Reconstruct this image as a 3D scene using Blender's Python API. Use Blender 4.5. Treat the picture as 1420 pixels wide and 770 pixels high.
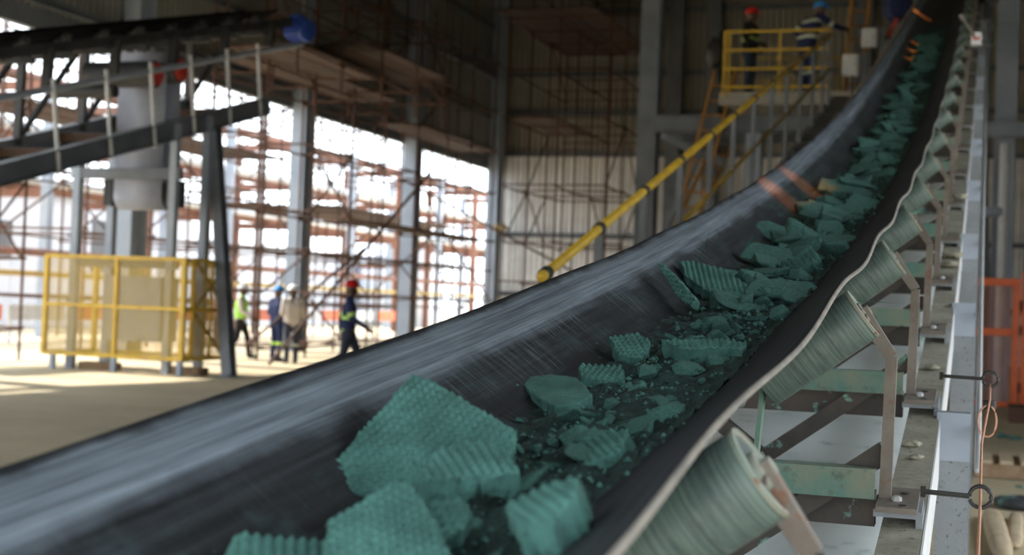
import bpy, bmesh, math, random
from mathutils import Vector, Matrix, noise as mnoise
random.seed(7)
sc = bpy.context.scene
for o in list(bpy.data.objects): bpy.data.objects.remove(o)
col = sc.collection
V = Vector
# ------------------------------------------------------------------ camera
# world: x = across the building, y = along the conveyor, z up, floor at 0
F, H = 1972.0, 1.5
PSI = math.atan((1358-710)/F); PIT = math.atan(37/F); ROLL = math.radians(2.2)
fwd = V((-math.sin(PSI)*math.cos(PIT), math.cos(PSI)*math.cos(PIT), math.sin(PIT)))
r0 = V((math.cos(PSI), math.sin(PSI), 0)); u0 = r0.cross(fwd)
rt = r0*math.cos(ROLL)+u0*math.sin(ROLL); up = u0*math.cos(ROLL)-r0*math.sin(ROLL)
CAM = V((0, 0, H))
cam = bpy.data.cameras.new('camera'); cam_o = bpy.data.objects.new('camera', cam); col.objects.link(cam_o)
cam_o.matrix_world = Matrix(((rt.x, up.x, -fwd.x, 0), (rt.y, up.y, -fwd.y, 0), (rt.z, up.z, -fwd.z, H), (0, 0, 0, 1)))
cam.sensor_width = 36; cam.lens = 36*F/1420; cam.clip_start = .05; cam.clip_end = 500
cam.dof.use_dof = True; cam.dof.focus_distance = 3.6; cam.dof.aperture_fstop = 3.7; cam.dof.aperture_blades = 0
sc.camera = cam_o
# ------------------------------------------------------------------ world, sun, exposure
w = bpy.data.worlds.new('World'); sc.world = w; w.use_nodes = True
bg = w.node_tree.nodes['Background']; bg.inputs[0].default_value = (.86, .94, 1.0, 1); bg.inputs[1].default_value = 3.0
sun = bpy.data.lights.new('sun', 'SUN'); sun.energy = 7.0; sun.angle = math.radians(2); sun.color = (1, .93, .82)
sun_o = bpy.data.objects.new('sun', sun); col.objects.link(sun_o)
sun_o.rotation_euler = V((.70, -.12, -.85)).to_track_quat('-Z', 'Y').to_euler()
sc.view_settings.view_transform = 'Standard'; sc.view_settings.look = 'None'
sc.view_settings.exposure = 0.46; sc.view_settings.gamma = 1; sc.view_settings.use_curve_mapping = False
sc.cycles.max_bounces = 8; sc.cycles.diffuse_bounces = 5; sc.cycles.use_denoising = True
sc.cycles.sample_clamp_indirect = 6
for nm, p0, tgt, pw, ang in (('added_spot_low', (-.93, 10.6, 15.4), (-.955, 7.3, 2.10), 12000, 1.7), ('added_spot_mid', (-.93, 10.9, 15.4), (-.925, 8.0, 2.27), 12000, 1.7),
        ('added_spot_high', (-.85, 18.0, 15.4), (-.845, 17.2, 4.55), 22000, .9), ('added_spot_higher', (-.86, 18.9, 15.4), (-.855, 18.0, 4.80), 30000, 1.0), ('added_spot_upper', (-.87, 19.8, 15.4), (-.865, 18.8, 5.0), 22000, .9), ('added_spot_top', (-.95, 22.5, 15.4), (-.97, 22.2, 6.1), 14000, 2.6)):
    l = bpy.data.lights.new(nm, 'SPOT'); l.energy = pw; l.color = (1, .24, .025); l.spot_size = math.radians(ang); l.spot_blend = 1; l.shadow_soft_size = .02   # added orange spots under the roof, standing in for sun through gaps
    lo_ = bpy.data.objects.new(nm, l); col.objects.link(lo_); lo_.location = p0; lo_.rotation_euler = (V(tgt)-V(p0)).to_track_quat('-Z', 'Y').to_euler()
# ------------------------------------------------------------------ helpers
def ray(px, py): return fwd*F+rt*(px-710)+up*(385-py)
def atY(px, py, y): d = ray(px, py); return CAM+d*(y/d.y)
def atX(px, py, x): d = ray(px, py); return CAM+d*(x/d.x)
def on_plane(px, py, c, n): d = ray(px, py); return CAM+d*((c-CAM).dot(n)/d.dot(n))
WM = {}
def link(o, parent=None, wm=None):
    col.objects.link(o); wm = wm or Matrix()
    if parent: o.parent = parent; o.matrix_parent_inverse = WM[parent].inverted(); o.matrix_basis = wm
    else: o.matrix_basis = wm
    WM[o] = wm
    return o
def tag(o, label=None, cat=None, group=None, kind=None):
    if label: o['label'] = label
    if cat: o['category'] = cat
    if group: o['group'] = group
    if kind: o['kind'] = kind
    return o
def thing(name, label, cat, loc, group=None, rz=0):
    o = bpy.data.objects.new(name, None); o.empty_display_size = .2
    link(o, None, Matrix.Translation(V(loc)) @ Matrix.Rotation(rz, 4, 'Z'))
    return tag(o, label, cat, group)
def mesh(name, verts, faces, mat, parent=None, smooth=False, mats=None, midx=None, origin=None, uv=None):
    verts = [V(v) for v in verts]
    if parent is not None: wm = Matrix.Translation(WM[parent].translation)
    else:
        if origin is None:
            lo = [min(v[i] for v in verts) for i in range(3)]; hi = [max(v[i] for v in verts) for i in range(3)]
            origin = V(((lo[0]+hi[0])/2, (lo[1]+hi[1])/2, lo[2]))
        wm = Matrix.Translation(V(origin))
    t = wm.translation
    me = bpy.data.meshes.new(name); me.from_pydata([v-t for v in verts], [], faces)
    for m in (mats or [mat]): me.materials.append(m)
    if midx: me.polygons.foreach_set('material_index', midx)
    if smooth: me.polygons.foreach_set('use_smooth', [True]*len(me.polygons))
    if uv:
        l = me.uv_layers.new(name='UVMap')
        for lp in me.loops: l.data[lp.index].uv = uv[lp.vertex_index]
    me.update()
    return link(bpy.data.objects.new(name, me), parent, wm)
class MB:
    def __init__(s): s.v = []; s.f = []
    def add(s, vs, fs):
        n = len(s.v); s.v += [V(v) for v in vs]; s.f += [tuple(i+n for i in f) for f in fs]; return s
    def box(s, a, b):
        x0, y0, z0 = a; x1, y1, z1 = b
        return s.add([(x0,y0,z0),(x1,y0,z0),(x1,y1,z0),(x0,y1,z0),(x0,y0,z1),(x1,y0,z1),(x1,y1,z1),(x0,y1,z1)],
                     [(0,3,2,1),(4,5,6,7),(0,1,5,4),(1,2,6,5),(2,3,7,6),(3,0,4,7)])
    def prism(s, poly, p, q, ex, ey):
        # poly of 2-D points extruded from p to q, ex/ey the section axes
        n = len(poly); vs = [V(p)+ex*a+ey*b for a, b in poly]+[V(q)+ex*a+ey*b for a, b in poly]
        return s.add(vs, [tuple(range(n))[::-1], tuple(range(n, 2*n))]+[(i, (i+1) % n, (i+1) % n+n, i+n) for i in range(n)])
    def tube(s, p, q, r, n=10, r2=None):
        p = V(p); q = V(q); ex, ey, _ = frame(q-p); r2 = r if r2 is None else r2
        vs = [p+(ex*math.cos(6.28319*i/n)+ey*math.sin(6.28319*i/n))*r for i in range(n)]+[q+(ex*math.cos(6.28319*i/n)+ey*math.sin(6.28319*i/n))*r2 for i in range(n)]
        return s.add(vs, [tuple(range(n))[::-1], tuple(range(n, 2*n))]+[(i, (i+1) % n, (i+1) % n+n, i+n) for i in range(n)])
    def lathe(s, prof, p, axis, n=24):
        # prof: list of (radius, distance along axis)
        ex, ey, az = frame(V(axis)); p = V(p); k = len(prof)
        vs = [p+az*d+(ex*math.cos(6.28319*i/n)+ey*math.sin(6.28319*i/n))*r for r, d in prof for i in range(n)]
        fs = [(j*n+i, j*n+(i+1) % n, (j+1)*n+(i+1) % n, (j+1)*n+i) for j in range(k-1) for i in range(n)]
        return s.add(vs, fs+[tuple(range(n))[::-1], tuple(range((k-1)*n, k*n))])
    def sweep(s, pts, r, n=8):
        pts = [V(p) for p in pts]; vs = []; fs = []
        for k, p in enumerate(pts):
            d = pts[min(k+1, len(pts)-1)]-pts[max(k-1, 0)]; ex, ey, _ = frame(d)
            vs += [p+(ex*math.cos(6.28319*i/n)+ey*math.sin(6.28319*i/n))*r for i in range(n)]
        for k in range(len(pts)-1):
            fs += [(k*n+i, k*n+(i+1) % n, (k+1)*n+(i+1) % n, (k+1)*n+i) for i in range(n)]
        fs += [tuple(range(n))[::-1], tuple(range((len(pts)-1)*n, len(pts)*n))]
        return s.add(vs, fs)
    def build(s, name, mat, parent=None, **k): return mesh(name, s.v, s.f, mat, parent, **k)
def frame(d):
    az = V(d).normalized(); h = V((0, 0, 1)) if abs(az.z) < .9 else V((0, 1, 0))
    ex = h.cross(az).normalized(); ey = az.cross(ex)
    return ex, ey, az
UNIT = {}
def unit(kind, mat):
    k = (kind, mat.name)
    if k not in UNIT:
        m = MB()
        if kind == 'tube': m.tube((0,0,0), (0,0,1), 1, 10)
        else: m.box((-.5,-.5,0), (.5,.5,1))
        me = bpy.data.meshes.new(kind); me.from_pydata(m.v, [], m.f); me.materials.append(mat)
        if kind == 'tube': me.polygons.foreach_set('use_smooth', [len(p.vertices) == 4 for p in me.polygons])
        UNIT[k] = me
    return UNIT[k]
def _place(kind, name, p, q, sx, sy, mat, parent, upv=None):
    p = V(p); q = V(q); d = q-p; ex, ey, az = frame(d)
    if upv is not None: ey = (V(upv)-az*V(upv).dot(az)).normalized(); ex = ey.cross(az)
    m = Matrix(((ex.x*sx, ey.x*sy, az.x*d.length, p.x), (ex.y*sx, ey.y*sy, az.y*d.length, p.y), (ex.z*sx, ey.z*sy, az.z*d.length, p.z), (0,0,0,1)))
    return link(bpy.data.objects.new(name, unit(kind, mat)), parent, m)
def tube(name, p, q, r, mat, parent): return _place('tube', name, p, q, r, r, mat, parent)
def bar(name, p, q, wx, wy, mat, parent, upv=None): return _place('box', name, p, q, wx, wy, mat, parent, upv)
def I_poly(h, w, tw=.014, tf=.02):
    a, b = w/2, h/2; t = tw/2
    return [(-a,-b),(a,-b),(a,-b+tf),(t,-b+tf),(t,b-tf),(a,b-tf),(a,b),(-a,b),(-a,b-tf),(-t,b-tf),(-t,-b+tf),(-a,-b+tf)]
def ibeam(name, p, q, h, wd, mat, parent, upv=(0,0,1)):
    d = V(q)-V(p); az = d.normalized(); ey = (V(upv)-az*V(upv).dot(az)).normalized(); ex = ey.cross(az)
    return MB().prism(I_poly(h, wd), p, q, ex, ey).build(name, mat, parent)
# ------------------------------------------------------------------ materials
def new_mat(name):
    m = bpy.data.materials.new(name); m.use_nodes = True; nt = m.node_tree
    return m, nt, nt.nodes['Principled BSDF']
def N(nt, t, **k):
    n = nt.nodes.new(t)
    for a, b in k.items(): setattr(n, a, b)
    return n
def noise(nt, vec, scale, detail=3, rough=.55):
    n = N(nt, 'ShaderNodeTexNoise'); n.inputs['Scale'].default_value = scale; n.inputs['Detail'].default_value = detail; n.inputs['Roughness'].default_value = rough
    if vec is not None: nt.links.new(vec, n.inputs['Vector'])
    return n.outputs['Fac']
def ramp(nt, fac, stops):
    r = N(nt, 'ShaderNodeValToRGB'); e = r.color_ramp.elements
    while len(e) < len(stops): e.new(.5)
    for i, (p, c) in enumerate(stops): e[i].position = p; e[i].color = (c, c, c, 1) if isinstance(c, (int, float)) else (*c, 1)
    nt.links.new(fac, r.inputs[0]); return r.outputs[0]
def mixc(nt, f, a, b):
    m = N(nt, 'ShaderNodeMix', data_type='RGBA')
    for s, x in ((0, f), (6, a), (7, b)):
        if isinstance(x, (int, float)): m.inputs[s].default_value = x
        elif isinstance(x, tuple): m.inputs[s].default_value = (*x, 1)
        else: nt.links.new(x, m.inputs[s])
    return m.outputs[2]
def mth(nt, op, a, b=None, clamp=False):
    m = N(nt, 'ShaderNodeMath', operation=op, use_clamp=clamp)
    for i, x in enumerate((a, b)):
        if x is None: continue
        if isinstance(x, (int, float)): m.inputs[i].default_value = x
        else: nt.links.new(x, m.inputs[i])
    return m.outputs[0]
def scaled(nt, vec, s):
    m = N(nt, 'ShaderNodeVectorMath', operation='MULTIPLY'); nt.links.new(vec, m.inputs[0]); m.inputs[1].default_value = s; return m.outputs[0]
def bump(nt, b, h, strength, dist):
    n = N(nt, 'ShaderNodeBump'); n.inputs['Strength'].default_value = strength; n.inputs['Distance'].default_value = dist
    nt.links.new(h, n.inputs['Height']); nt.links.new(n.outputs[0], b.inputs['Normal'])
def paint(name, c1, c2=None, scale=4., lo=.4, hi=.65, rough=.6, metal=0., bmp=.15, c3=None, s3=30., lo3=.6, hi3=.68):
    """c1 with patches of c2 and specks of c3, laid out in world position"""
    m, nt, b = new_mat(name); pos = N(nt, 'ShaderNodeNewGeometry').outputs['Position']
    n1 = noise(nt, pos, scale, 5, .6); c = c1
    if c2: c = mixc(nt, ramp(nt, n1, [(lo, 0), (hi, 1)]), c1, c2)
    n3 = noise(nt, pos, s3, 4, .6)
    if c3: c = mixc(nt, ramp(nt, n3, [(lo3, 0), (hi3, 1)]), c, c3)
    if isinstance(c, tuple): b.inputs['Base Color'].default_value = (*c, 1)
    else: nt.links.new(c, b.inputs['Base Color'])
    b.inputs['Roughness'].default_value = rough; b.inputs['Metallic'].default_value = metal
    if bmp: bump(nt, b, n3, bmp, .01)
    return m
M = {}
M['steel'] = paint('grey_steel', (.10,.115,.135), (.15,.165,.19), 1.5, rough=.5)
M['column'] = paint('column_paint', (.26,.31,.39), (.33,.37,.44), 1.2, rough=.5)
M['dark'] = paint('dark_steel', (.025,.027,.03), (.05,.05,.05), 3, rough=.6)
M['darkbrown'] = paint('dark_oily_steel', (.03,.025,.02), (.06,.045,.035), 6, rough=.5, c3=(.17,.36,.30), s3=9, lo3=.6, hi3=.66)
M['rust'] = paint('rusty_tube', (.105,.045,.026), (.06,.035,.028), 2.5, rough=.75)
M['rustlight'] = paint('rusty_orange_steel', (.24,.11,.075), (.16,.085,.065), 2., rough=.75)
M['plank'] = paint('rusty_board', (.065,.033,.022), (.04,.025,.02), 3., rough=.8)
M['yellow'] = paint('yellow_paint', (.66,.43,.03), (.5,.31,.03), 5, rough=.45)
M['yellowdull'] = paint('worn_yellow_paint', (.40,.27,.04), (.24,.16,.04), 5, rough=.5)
M['orange'] = paint('orange_paint', (.85,.16,.03), (.7,.12,.03), 5, rough=.45)
M['red'] = paint('red_paint', (.55,.04,.02), (.4,.03,.02), 5, rough=.4)
M['blue'] = paint('blue_paint', (.02,.07,.4), (.015,.05,.25), 5, rough=.4)
M['strap'] = paint('rusted_bracket', (.115,.095,.08), (.175,.155,.135), 8, rough=.6, c3=(.16,.075,.04), s3=25, lo3=.6, hi3=.7)
M['mud'] = paint('muddy_flange', (.20,.19,.145), (.30,.285,.23), 6, rough=.85, bmp=.5, c3=(.09,.10,.08), s3=40)
M['greensteel'] = paint('green_dusted_steel', (.075,.16,.135), (.17,.18,.13), 7, rough=.8, bmp=.4, c3=(.08,.11,.09), s3=22, lo3=.56, hi3=.66)
M['white'] = paint('white_galvanised', (.56,.58,.62), (.68,.69,.70), 3, rough=.45)
M['leg'] = paint('spattered_leg_paint', (.23,.255,.29), (.18,.20,.225), 3, rough=.5, bmp=.2, c3=(.07,.075,.07), s3=90, lo3=.62, hi3=.67)
M['greycable'] = paint('grey_cable', (.35,.36,.37), rough=.6)
M['black'] = paint('black_rubber', (.012,.012,.013), (.03,.03,.03), 8, rough=.55)
M['copperwire'] = paint('copper_coloured_cord', (.55,.27,.17), (.4,.2,.13), 40, rough=.5)
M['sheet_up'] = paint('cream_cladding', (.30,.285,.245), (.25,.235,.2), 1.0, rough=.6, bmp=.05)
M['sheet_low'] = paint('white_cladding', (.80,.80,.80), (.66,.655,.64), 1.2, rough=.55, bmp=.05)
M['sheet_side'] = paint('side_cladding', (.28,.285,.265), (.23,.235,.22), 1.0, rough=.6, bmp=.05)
M['floor'] = paint('sandy_floor', (.52,.43,.29), (.40,.34,.22), .5, .35, .7, rough=.9, bmp=.3, c3=(.30,.31,.21), s3=6, lo3=.58, hi3=.8)
M['ground'] = paint('outside_sand', (.62,.52,.38), (.5,.41,.29), .4, rough=.95)
M['shed'] = paint('pale_blue_shed', (.62,.68,.80), (.7,.74,.82), .8, rough=.6)
M['wood'] = paint('old_timber', (.22,.14,.08), (.30,.21,.13), 9, rough=.85)
M['sack'] = paint('sandy_sack', (.50,.40,.28), (.40,.31,.2), 9, rough=.95, bmp=.5)
M['tarp'] = paint('sand_coloured_cloth', (.60,.48,.30), rough=.9)
M['concrete'] = paint('concrete', (.35,.33,.29), (.27,.26,.23), 5, rough=.9)
M['skin'] = paint('dark_skin', (.075,.035,.02), rough=.5, bmp=0)
M['navy'] = paint('navy_cloth', (.012,.022,.085), (.018,.03,.10), 12, rough=.85, bmp=.2)
M['blackcloth'] = paint('black_cloth', (.012,.012,.015), rough=.9)
M['denim'] = paint('denim', (.035,.05,.09), (.05,.07,.12), 12, rough=.9)
M['hivis'] = paint('hi_vis_cloth', (.42,.85,.10), (.38,.75,.10), 12, rough=.8)
M['whitecloth'] = paint('white_cloth', (.66,.6,.56), (.58,.53,.5), 10, rough=.9)
M['greycloth'] = paint('grey_blue_cloth', (.035,.04,.065), rough=.9)
M['reflect'] = paint('lime_reflective_band', (.55,.85,.16), rough=.4, bmp=0)
M['silver'] = paint('silver_reflective_band', (.55,.62,.5), rough=.4, bmp=0)
M['helmred'] = paint('red_helmet', (.65,.012,.012), rough=.3, bmp=0)
M['helmblue'] = paint('blue_helmet', (.03,.28,.75), rough=.3, bmp=0)
M['helmwhite'] = paint('white_helmet', (.8,.82,.85), rough=.3, bmp=0)
M['eye'] = paint('dark_eye', (.01,.01,.01), rough=.3, bmp=0)
def cake_mat(name, waffle):
    m, nt, b = new_mat(name); tc = N(nt, 'ShaderNodeTexCoord').outputs['Object']
    n1 = noise(nt, tc, 9, 5, .6); n2 = noise(nt, tc, 60, 4, .65)
    c = mixc(nt, ramp(nt, n1, [(.35, 0), (.7, 1)]), (.028,.086,.074), (.070,.192,.165))
    c = mixc(nt, ramp(nt, n2, [(.55, 0), (.75, 1)]), c, (.02,.064,.055))
    nt.links.new(c, b.inputs['Base Color']); b.inputs['Roughness'].default_value = .9
    h = n2
    if waffle:
        s = N(nt, 'ShaderNodeSeparateXYZ'); nt.links.new(tc, s.inputs[0])
        sx = mth(nt, 'SINE', mth(nt, 'MULTIPLY', s.outputs[0], 45)); sy = mth(nt, 'SINE', mth(nt, 'MULTIPLY', s.outputs[1], 32))
        h = mth(nt, 'ADD', n2, mth(nt, 'MULTIPLY', mth(nt, 'MULTIPLY', sx, sy), .9))
    bump(nt, b, h, .55, .004)
    return m
M['cake'] = cake_mat('green_cake', False); M['cakew'] = cake_mat('green_cake_waffled', True)
def crumb_mat():
    m, nt, b = new_mat('green_crumbs_shaded'); pos = N(nt, 'ShaderNodeNewGeometry').outputs['Position']
    n1 = noise(nt, pos, 25, 6, .7)
    c = mixc(nt, ramp(nt, n1, [(.35, 0), (.7, 1)]), (.006,.019,.016), (.021,.066,.056))  # darker than the cake: crevice shadow put into the colour
    nt.links.new(c, b.inputs['Base Color']); b.inputs['Roughness'].default_value = .95
    bump(nt, b, noise(nt, pos, 90, 5, .7), 1., .012); return m
M['crumbs'] = crumb_mat()
def belt_mat():
    m, nt, b = new_mat('belt_rubber'); uvn = N(nt, 'ShaderNodeUVMap'); uvn.uv_map = 'UVMap'; uv = uvn.outputs[0]
    s = N(nt, 'ShaderNodeSeparateXYZ'); nt.links.new(uv, s.inputs[0]); t = s.outputs[0]; y = s.outputs[1]
    streak = noise(nt, scaled(nt, uv, (55, .8, 0)), 1, 6, .7)          # dust drawn out along the run
    streak2 = noise(nt, scaled(nt, uv, (190, 2.2, 0)), 1, 3, .6)
    cross = noise(nt, scaled(nt, uv, (5, 95, 0)), 1, 4, .65)          # scrape marks across the belt
    blot = noise(nt, scaled(nt, uv, (7, 4, 0)), 1, 5, .6)
    fine = noise(nt, scaled(nt, uv, (260, 260, 0)), 1, 3, .7)
    wob = mth(nt, 'ADD', t, mth(nt, 'MULTIPLY', mth(nt, 'SUBTRACT', blot, .5), .07))
    wing = ramp(nt, mth(nt, 'ADD', wob, .5), [(.068, .12), (.085, .6), (.155, .95), (.20, .12), (.5, .02), (.72, .07), (.90, .15)])   # t -.435..+.435
    st = ramp(nt, mth(nt, 'ADD', mth(nt, 'MULTIPLY', streak, .65), mth(nt, 'MULTIPLY', streak2, .35)), [(.34, .10), (.66, 1)])
    dust = mth(nt, 'MULTIPLY', wing, st)
    cz = ramp(nt, mth(nt, 'ADD', t, .5), [(.14, .0), (.18, .9), (.40, .6), (.52, .2), (.7, .0)])
    cm = mth(nt, 'MULTIPLY', mth(nt, 'MULTIPLY', ramp(nt, cross, [(.50, 0), (.62, 1)]), cz), ramp(nt, noise(nt, scaled(nt, uv, (9, 2.2, 0)), 1, 4, .6), [(.42, .04), (.66, 1)]))
    c = mixc(nt, dust, (.0065,.0062,.0068), (.24,.285,.33))
    c = mixc(nt, mth(nt, 'MULTIPLY', mth(nt, 'MULTIPLY', cm, .7), ramp(nt, mth(nt, 'MULTIPLY', y, .1), [(.19, .22), (.30, 1)])), c, (.13,.165,.17))
    g = mth(nt, 'MULTIPLY', ramp(nt, fine, [(.62, 0), (.72, 1)]), ramp(nt, mth(nt, 'ADD', t, .5), [(.3, 0), (.45, .7), (.62, .7), (.8, .15)]))
    c = mixc(nt, mth(nt, 'MULTIPLY', g, .7), c, (.06,.22,.19))
    sm = mth(nt, 'MULTIPLY', ramp(nt, noise(nt, scaled(nt, uv, (12, 5, 0)), 1, 6, .7), [(.52, 0), (.7, .8)]), ramp(nt, mth(nt, 'ADD', t, .5), [(.17, 0), (.26, .8), (.45, .4), (.6, 0)]))
    c = mixc(nt, mth(nt, 'MULTIPLY', sm, .55), c, (.06,.115,.12))      # smears of cake
    nt.links.new(c, b.inputs['Base Color'])
    b.inputs['Roughness'].default_value = .62; b.inputs['Specular IOR Level'].default_value = .14
    bump(nt, b, cross, .12, .004); return m
M['belt'] = belt_mat()
def streak_mat(name, c1, c2, c3, sc_=(1.5, 1.5, 120), rough=.5):
    m, nt, b = new_mat(name); tc = N(nt, 'ShaderNodeTexCoord').outputs['Object']
    n1 = noise(nt, scaled(nt, tc, sc_), 1, 5, .65); n2 = noise(nt, scaled(nt, tc, (6, 6, 22)), 1, 4, .6)
    c = mixc(nt, ramp(nt, n1, [(.38, 0), (.62, 1)]), c1, c2); c = mixc(nt, ramp(nt, n2, [(.52, 0), (.72, 1)]), c, c3)
    nt.links.new(c, b.inputs['Base Color']); b.inputs['Roughness'].default_value = rough; return m
M['roller'] = streak_mat('roller_shell', (.045,.072,.066), (.115,.165,.148), (.03,.04,.046))
M['rollerend'] = paint('roller_end_cap', (.20,.25,.21), (.25,.235,.195), 20, rough=.6, c3=(.18,.09,.06), s3=60)
M['return'] = paint('dusty_sheen_return_belt', (.80,.86,.88), (.70,.77,.80), 2.5, rough=.3, bmp=.05, c3=(.45,.56,.54), s3=5)  # dusty tone brightened to carry the grazing sky reflection
M['beltedge'] = paint('belt_edge_cord', (.20,.18,.155), (.13,.12,.105), 12, rough=.7)
M['beltunder'] = paint('belt_underside', (.035,.04,.042), (.06,.07,.07), 5, rough=.5)
M['matblack'] = paint('matt_black_belt', (.012,.012,.013), rough=1); M['matblack'].node_tree.nodes['Principled BSDF'].inputs['Specular IOR Level'].default_value = 0
M['takeup'] = paint('grey_violet_belt', (.25,.27,.34), (.31,.33,.40), 1.5, rough=.5)
def mesh_mat(name, c, cell, hole):
    # woven wire mesh: real wires as a grid with holes
    m, nt, b = new_mat(name); pos = N(nt, 'ShaderNodeTexCoord').outputs['Object']
    s = N(nt, 'ShaderNodeSeparateXYZ'); nt.links.new(pos, s.inputs[0])
    a = mth(nt, 'ADD', s.outputs[0], s.outputs[1])
    fx = mth(nt, 'FRACT', mth(nt, 'DIVIDE', a, cell)); fz = mth(nt, 'FRACT', mth(nt, 'DIVIDE', s.outputs[2], cell))
    al = mth(nt, 'MAXIMUM', mth(nt, 'GREATER_THAN', fx, hole), mth(nt, 'GREATER_THAN', fz, hole))
    b.inputs['Base Color'].default_value = (*c, 1); b.inputs['Roughness'].default_value = .5
    nt.links.new(al, b.inputs['Alpha']); return m
M['yellowmesh'] = mesh_mat('yellow_wire_mesh', (.72,.50,.10), .03, .86)
M['orangemesh'] = mesh_mat('orange_wire_mesh', (.7,.2,.08), .03, .92)
# ------------------------------------------------------------------ the setting
UL, SB, SF, UR, ZR = -18.0, 52.5, .5, 5.5, 16.0       # left wall, back wall, open front, right wall, roof
ZC = 6.95                                                # underside of the side cladding
fl = MB().box((UL-.6, SF-14, -.2), (UR+8, SB+.5, 0)).build('floor', M['floor']); tag(fl, kind='structure')
gr = MB().box((-140, -60, -.45), (120, 160, -.2)).build('ground_outside', M['ground']); tag(gr, 'pale sandy yard outside the building', kind='structure')
def sheet_mesh(mat, n=4, period=.225, depth=.10):
    me = MB(); vs = []; fs = []
    prof = []
    for i in range(n):
        x = i*period; prof += [(x, depth), (x+.165, depth), (x+.17, 0), (x+.22, 0), (x+.2249, depth)]
    prof.append((n*period, depth))
    for x, y in prof: vs += [(x, y, 0), (x, y, 1)]
    k = len(prof)
    for i in range(k-1): fs.append((2*i, 2*i+2, 2*i+3, 2*i+1))
    m = bpy.data.meshes.new('cladding_sheet'); m.from_pydata(vs, [], fs); m.materials.append(mat); return m
def clad(root, mat, origin, along, inward, width, z0, z1):
    me = sheet_mesh(mat); a = V(along); b = V(inward); n = int(math.ceil(width/.9))
    for i in range(n):
        p = V(origin)+a*i*.9+b*((i % 2)*.004)
        m = Matrix(((a.x, b.x, 0, p.x), (a.y, b.y, 0, p.y), (0, 0, z1-z0, z0), (0,0,0,1)))
        link(bpy.data.objects.new('cladding_sheet', me), root, m)
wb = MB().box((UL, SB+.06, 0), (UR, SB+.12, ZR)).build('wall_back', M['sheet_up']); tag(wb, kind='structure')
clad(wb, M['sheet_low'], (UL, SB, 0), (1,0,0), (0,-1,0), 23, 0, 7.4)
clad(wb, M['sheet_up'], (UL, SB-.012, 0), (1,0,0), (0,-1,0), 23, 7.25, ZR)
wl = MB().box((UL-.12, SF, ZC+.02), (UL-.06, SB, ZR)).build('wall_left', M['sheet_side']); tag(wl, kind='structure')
clad(wl, M['sheet_side'], (UL, SF, 0), (0,1,0), (1,0,0), SB-SF, ZC, ZR)
wr = MB().box((UR+.06, SF, 6.8), (UR+.12, 13, ZR)).box((UR+.06, 13, 0), (UR+.12, SB, ZR)).build('wall_right', M['sheet_side']); tag(wr, kind='structure')
wf = MB().box((UL-.1, SF-.1, 2.3), (UR+.1, SF, ZR)).build('front_light_blocker', M['sheet_side']); tag(wf, kind='structure')  # unseen front wall, added and lowered to cut the sky light
ro = MB().box((UL-.3, SF, ZR), (UR+.3, SB+.3, ZR+.1)).build('ceiling', M['sheet_side']); tag(ro, 'cladding roof over the shed', kind='structure')
for z in (1.9, 4.2, 7.32, 8.9, 10.4, 12.8):              # girts of the back wall
    MB().prism([(-.04,-.09),(.05,-.09),(.05,-.06),(-.02,-.06),(-.02,.06),(.05,.06),(.05,.09),(-.04,.09)], (UL, SB-.2, z), (UR, SB-.2, z), V((0,-1,0)), V((0,0,1))).build('girt', M['steel'], wb)
for z in (7.15, 8.6, 10.1, 12.0, 13.8):
    MB().prism([(-.04,-.09),(.05,-.09),(.05,-.06),(-.02,-.06),(-.02,.06),(.05,.06),(.05,.09),(-.04,.09)], (UL+.2, SF, z), (UL+.2, SB, z), V((1,0,0)), V((0,0,1))).build('girt', M['steel'], wl)
MB().prism(I_poly(.55, .3), (UL+.35, SF, 10.25), (UL+.35, SB, 10.25), V((1,0,0)), V((0,0,1))).build('eave_beam', M['steel'], wl)
MB().box((UL-.05, SF, ZC-.35), (UL+.12, SB, ZC+.05)).build('cladding_edge_beam', M['steel'], wl)
# building columns (part of the shell)
lcol = [2.7, 10.8, 18.9, 26.9, 35.0, 42.9, 51.2]
ordn = ['nearest', 'second', 'third', 'fourth', 'fifth', 'sixth', 'seventh']
for i, s in enumerate(lcol):
    c = ibeam('steel_column', (UL+.35, s, 0), (UL+.35, s, ZR), .62, .42, M['column'], None, (0, 1, 0))
    tag(c, {3: 'pale grey-blue steel column standing behind the yellow cage', 4: 'pale grey-blue steel column beside the blue-helmeted and white-shirted workers', 5: 'pale grey-blue steel column just right of the walking worker', 6: 'pale grey-blue corner column where the open side meets the corrugated wall'}.get(i, 'pale grey-blue steel column of the open side, %s from the camera' % ordn[i]), 'column', 'columns of the open side')
def column(s, px0, px1, py, ztop, h, mat, label, z0=0):
    a = atY(px0, py, s); b = atY(px1, py, s); u = (a.x+b.x)/2
    c = ibeam('steel_column', (u, s, z0), (u, s, ztop), h, abs(b.x-a.x), mat, None, (0, 1, 0)); return tag(c, label, 'column')
column(28.6, 886, 912, 200, ZR, .4, M['steel'], 'tall dark grey column left of the platform, carrying its beam')
column(SB-.6, 927, 947, 100, ZR, .45, M['steel'], 'dark column against the back wall just right of the tall grey one')
column(SB-.6, 981, 1000, 60, ZR, .45, M['steel'], 'dark column against the back wall behind the red-helmeted worker on the platform')
column(SB-.6, 1190, 1210, 60, ZR, .45, M['steel'], 'dark column against the back wall behind the white boxes')
column(27.5, 1382, 1412, 90, ZR, .45, M['column'], 'broad grey column at the far right above the orange gate')
column(31.0, 1424, 1452, 250, ZR, .45, M['steel'], 'grey column cut by the right edge of the photo')
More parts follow.
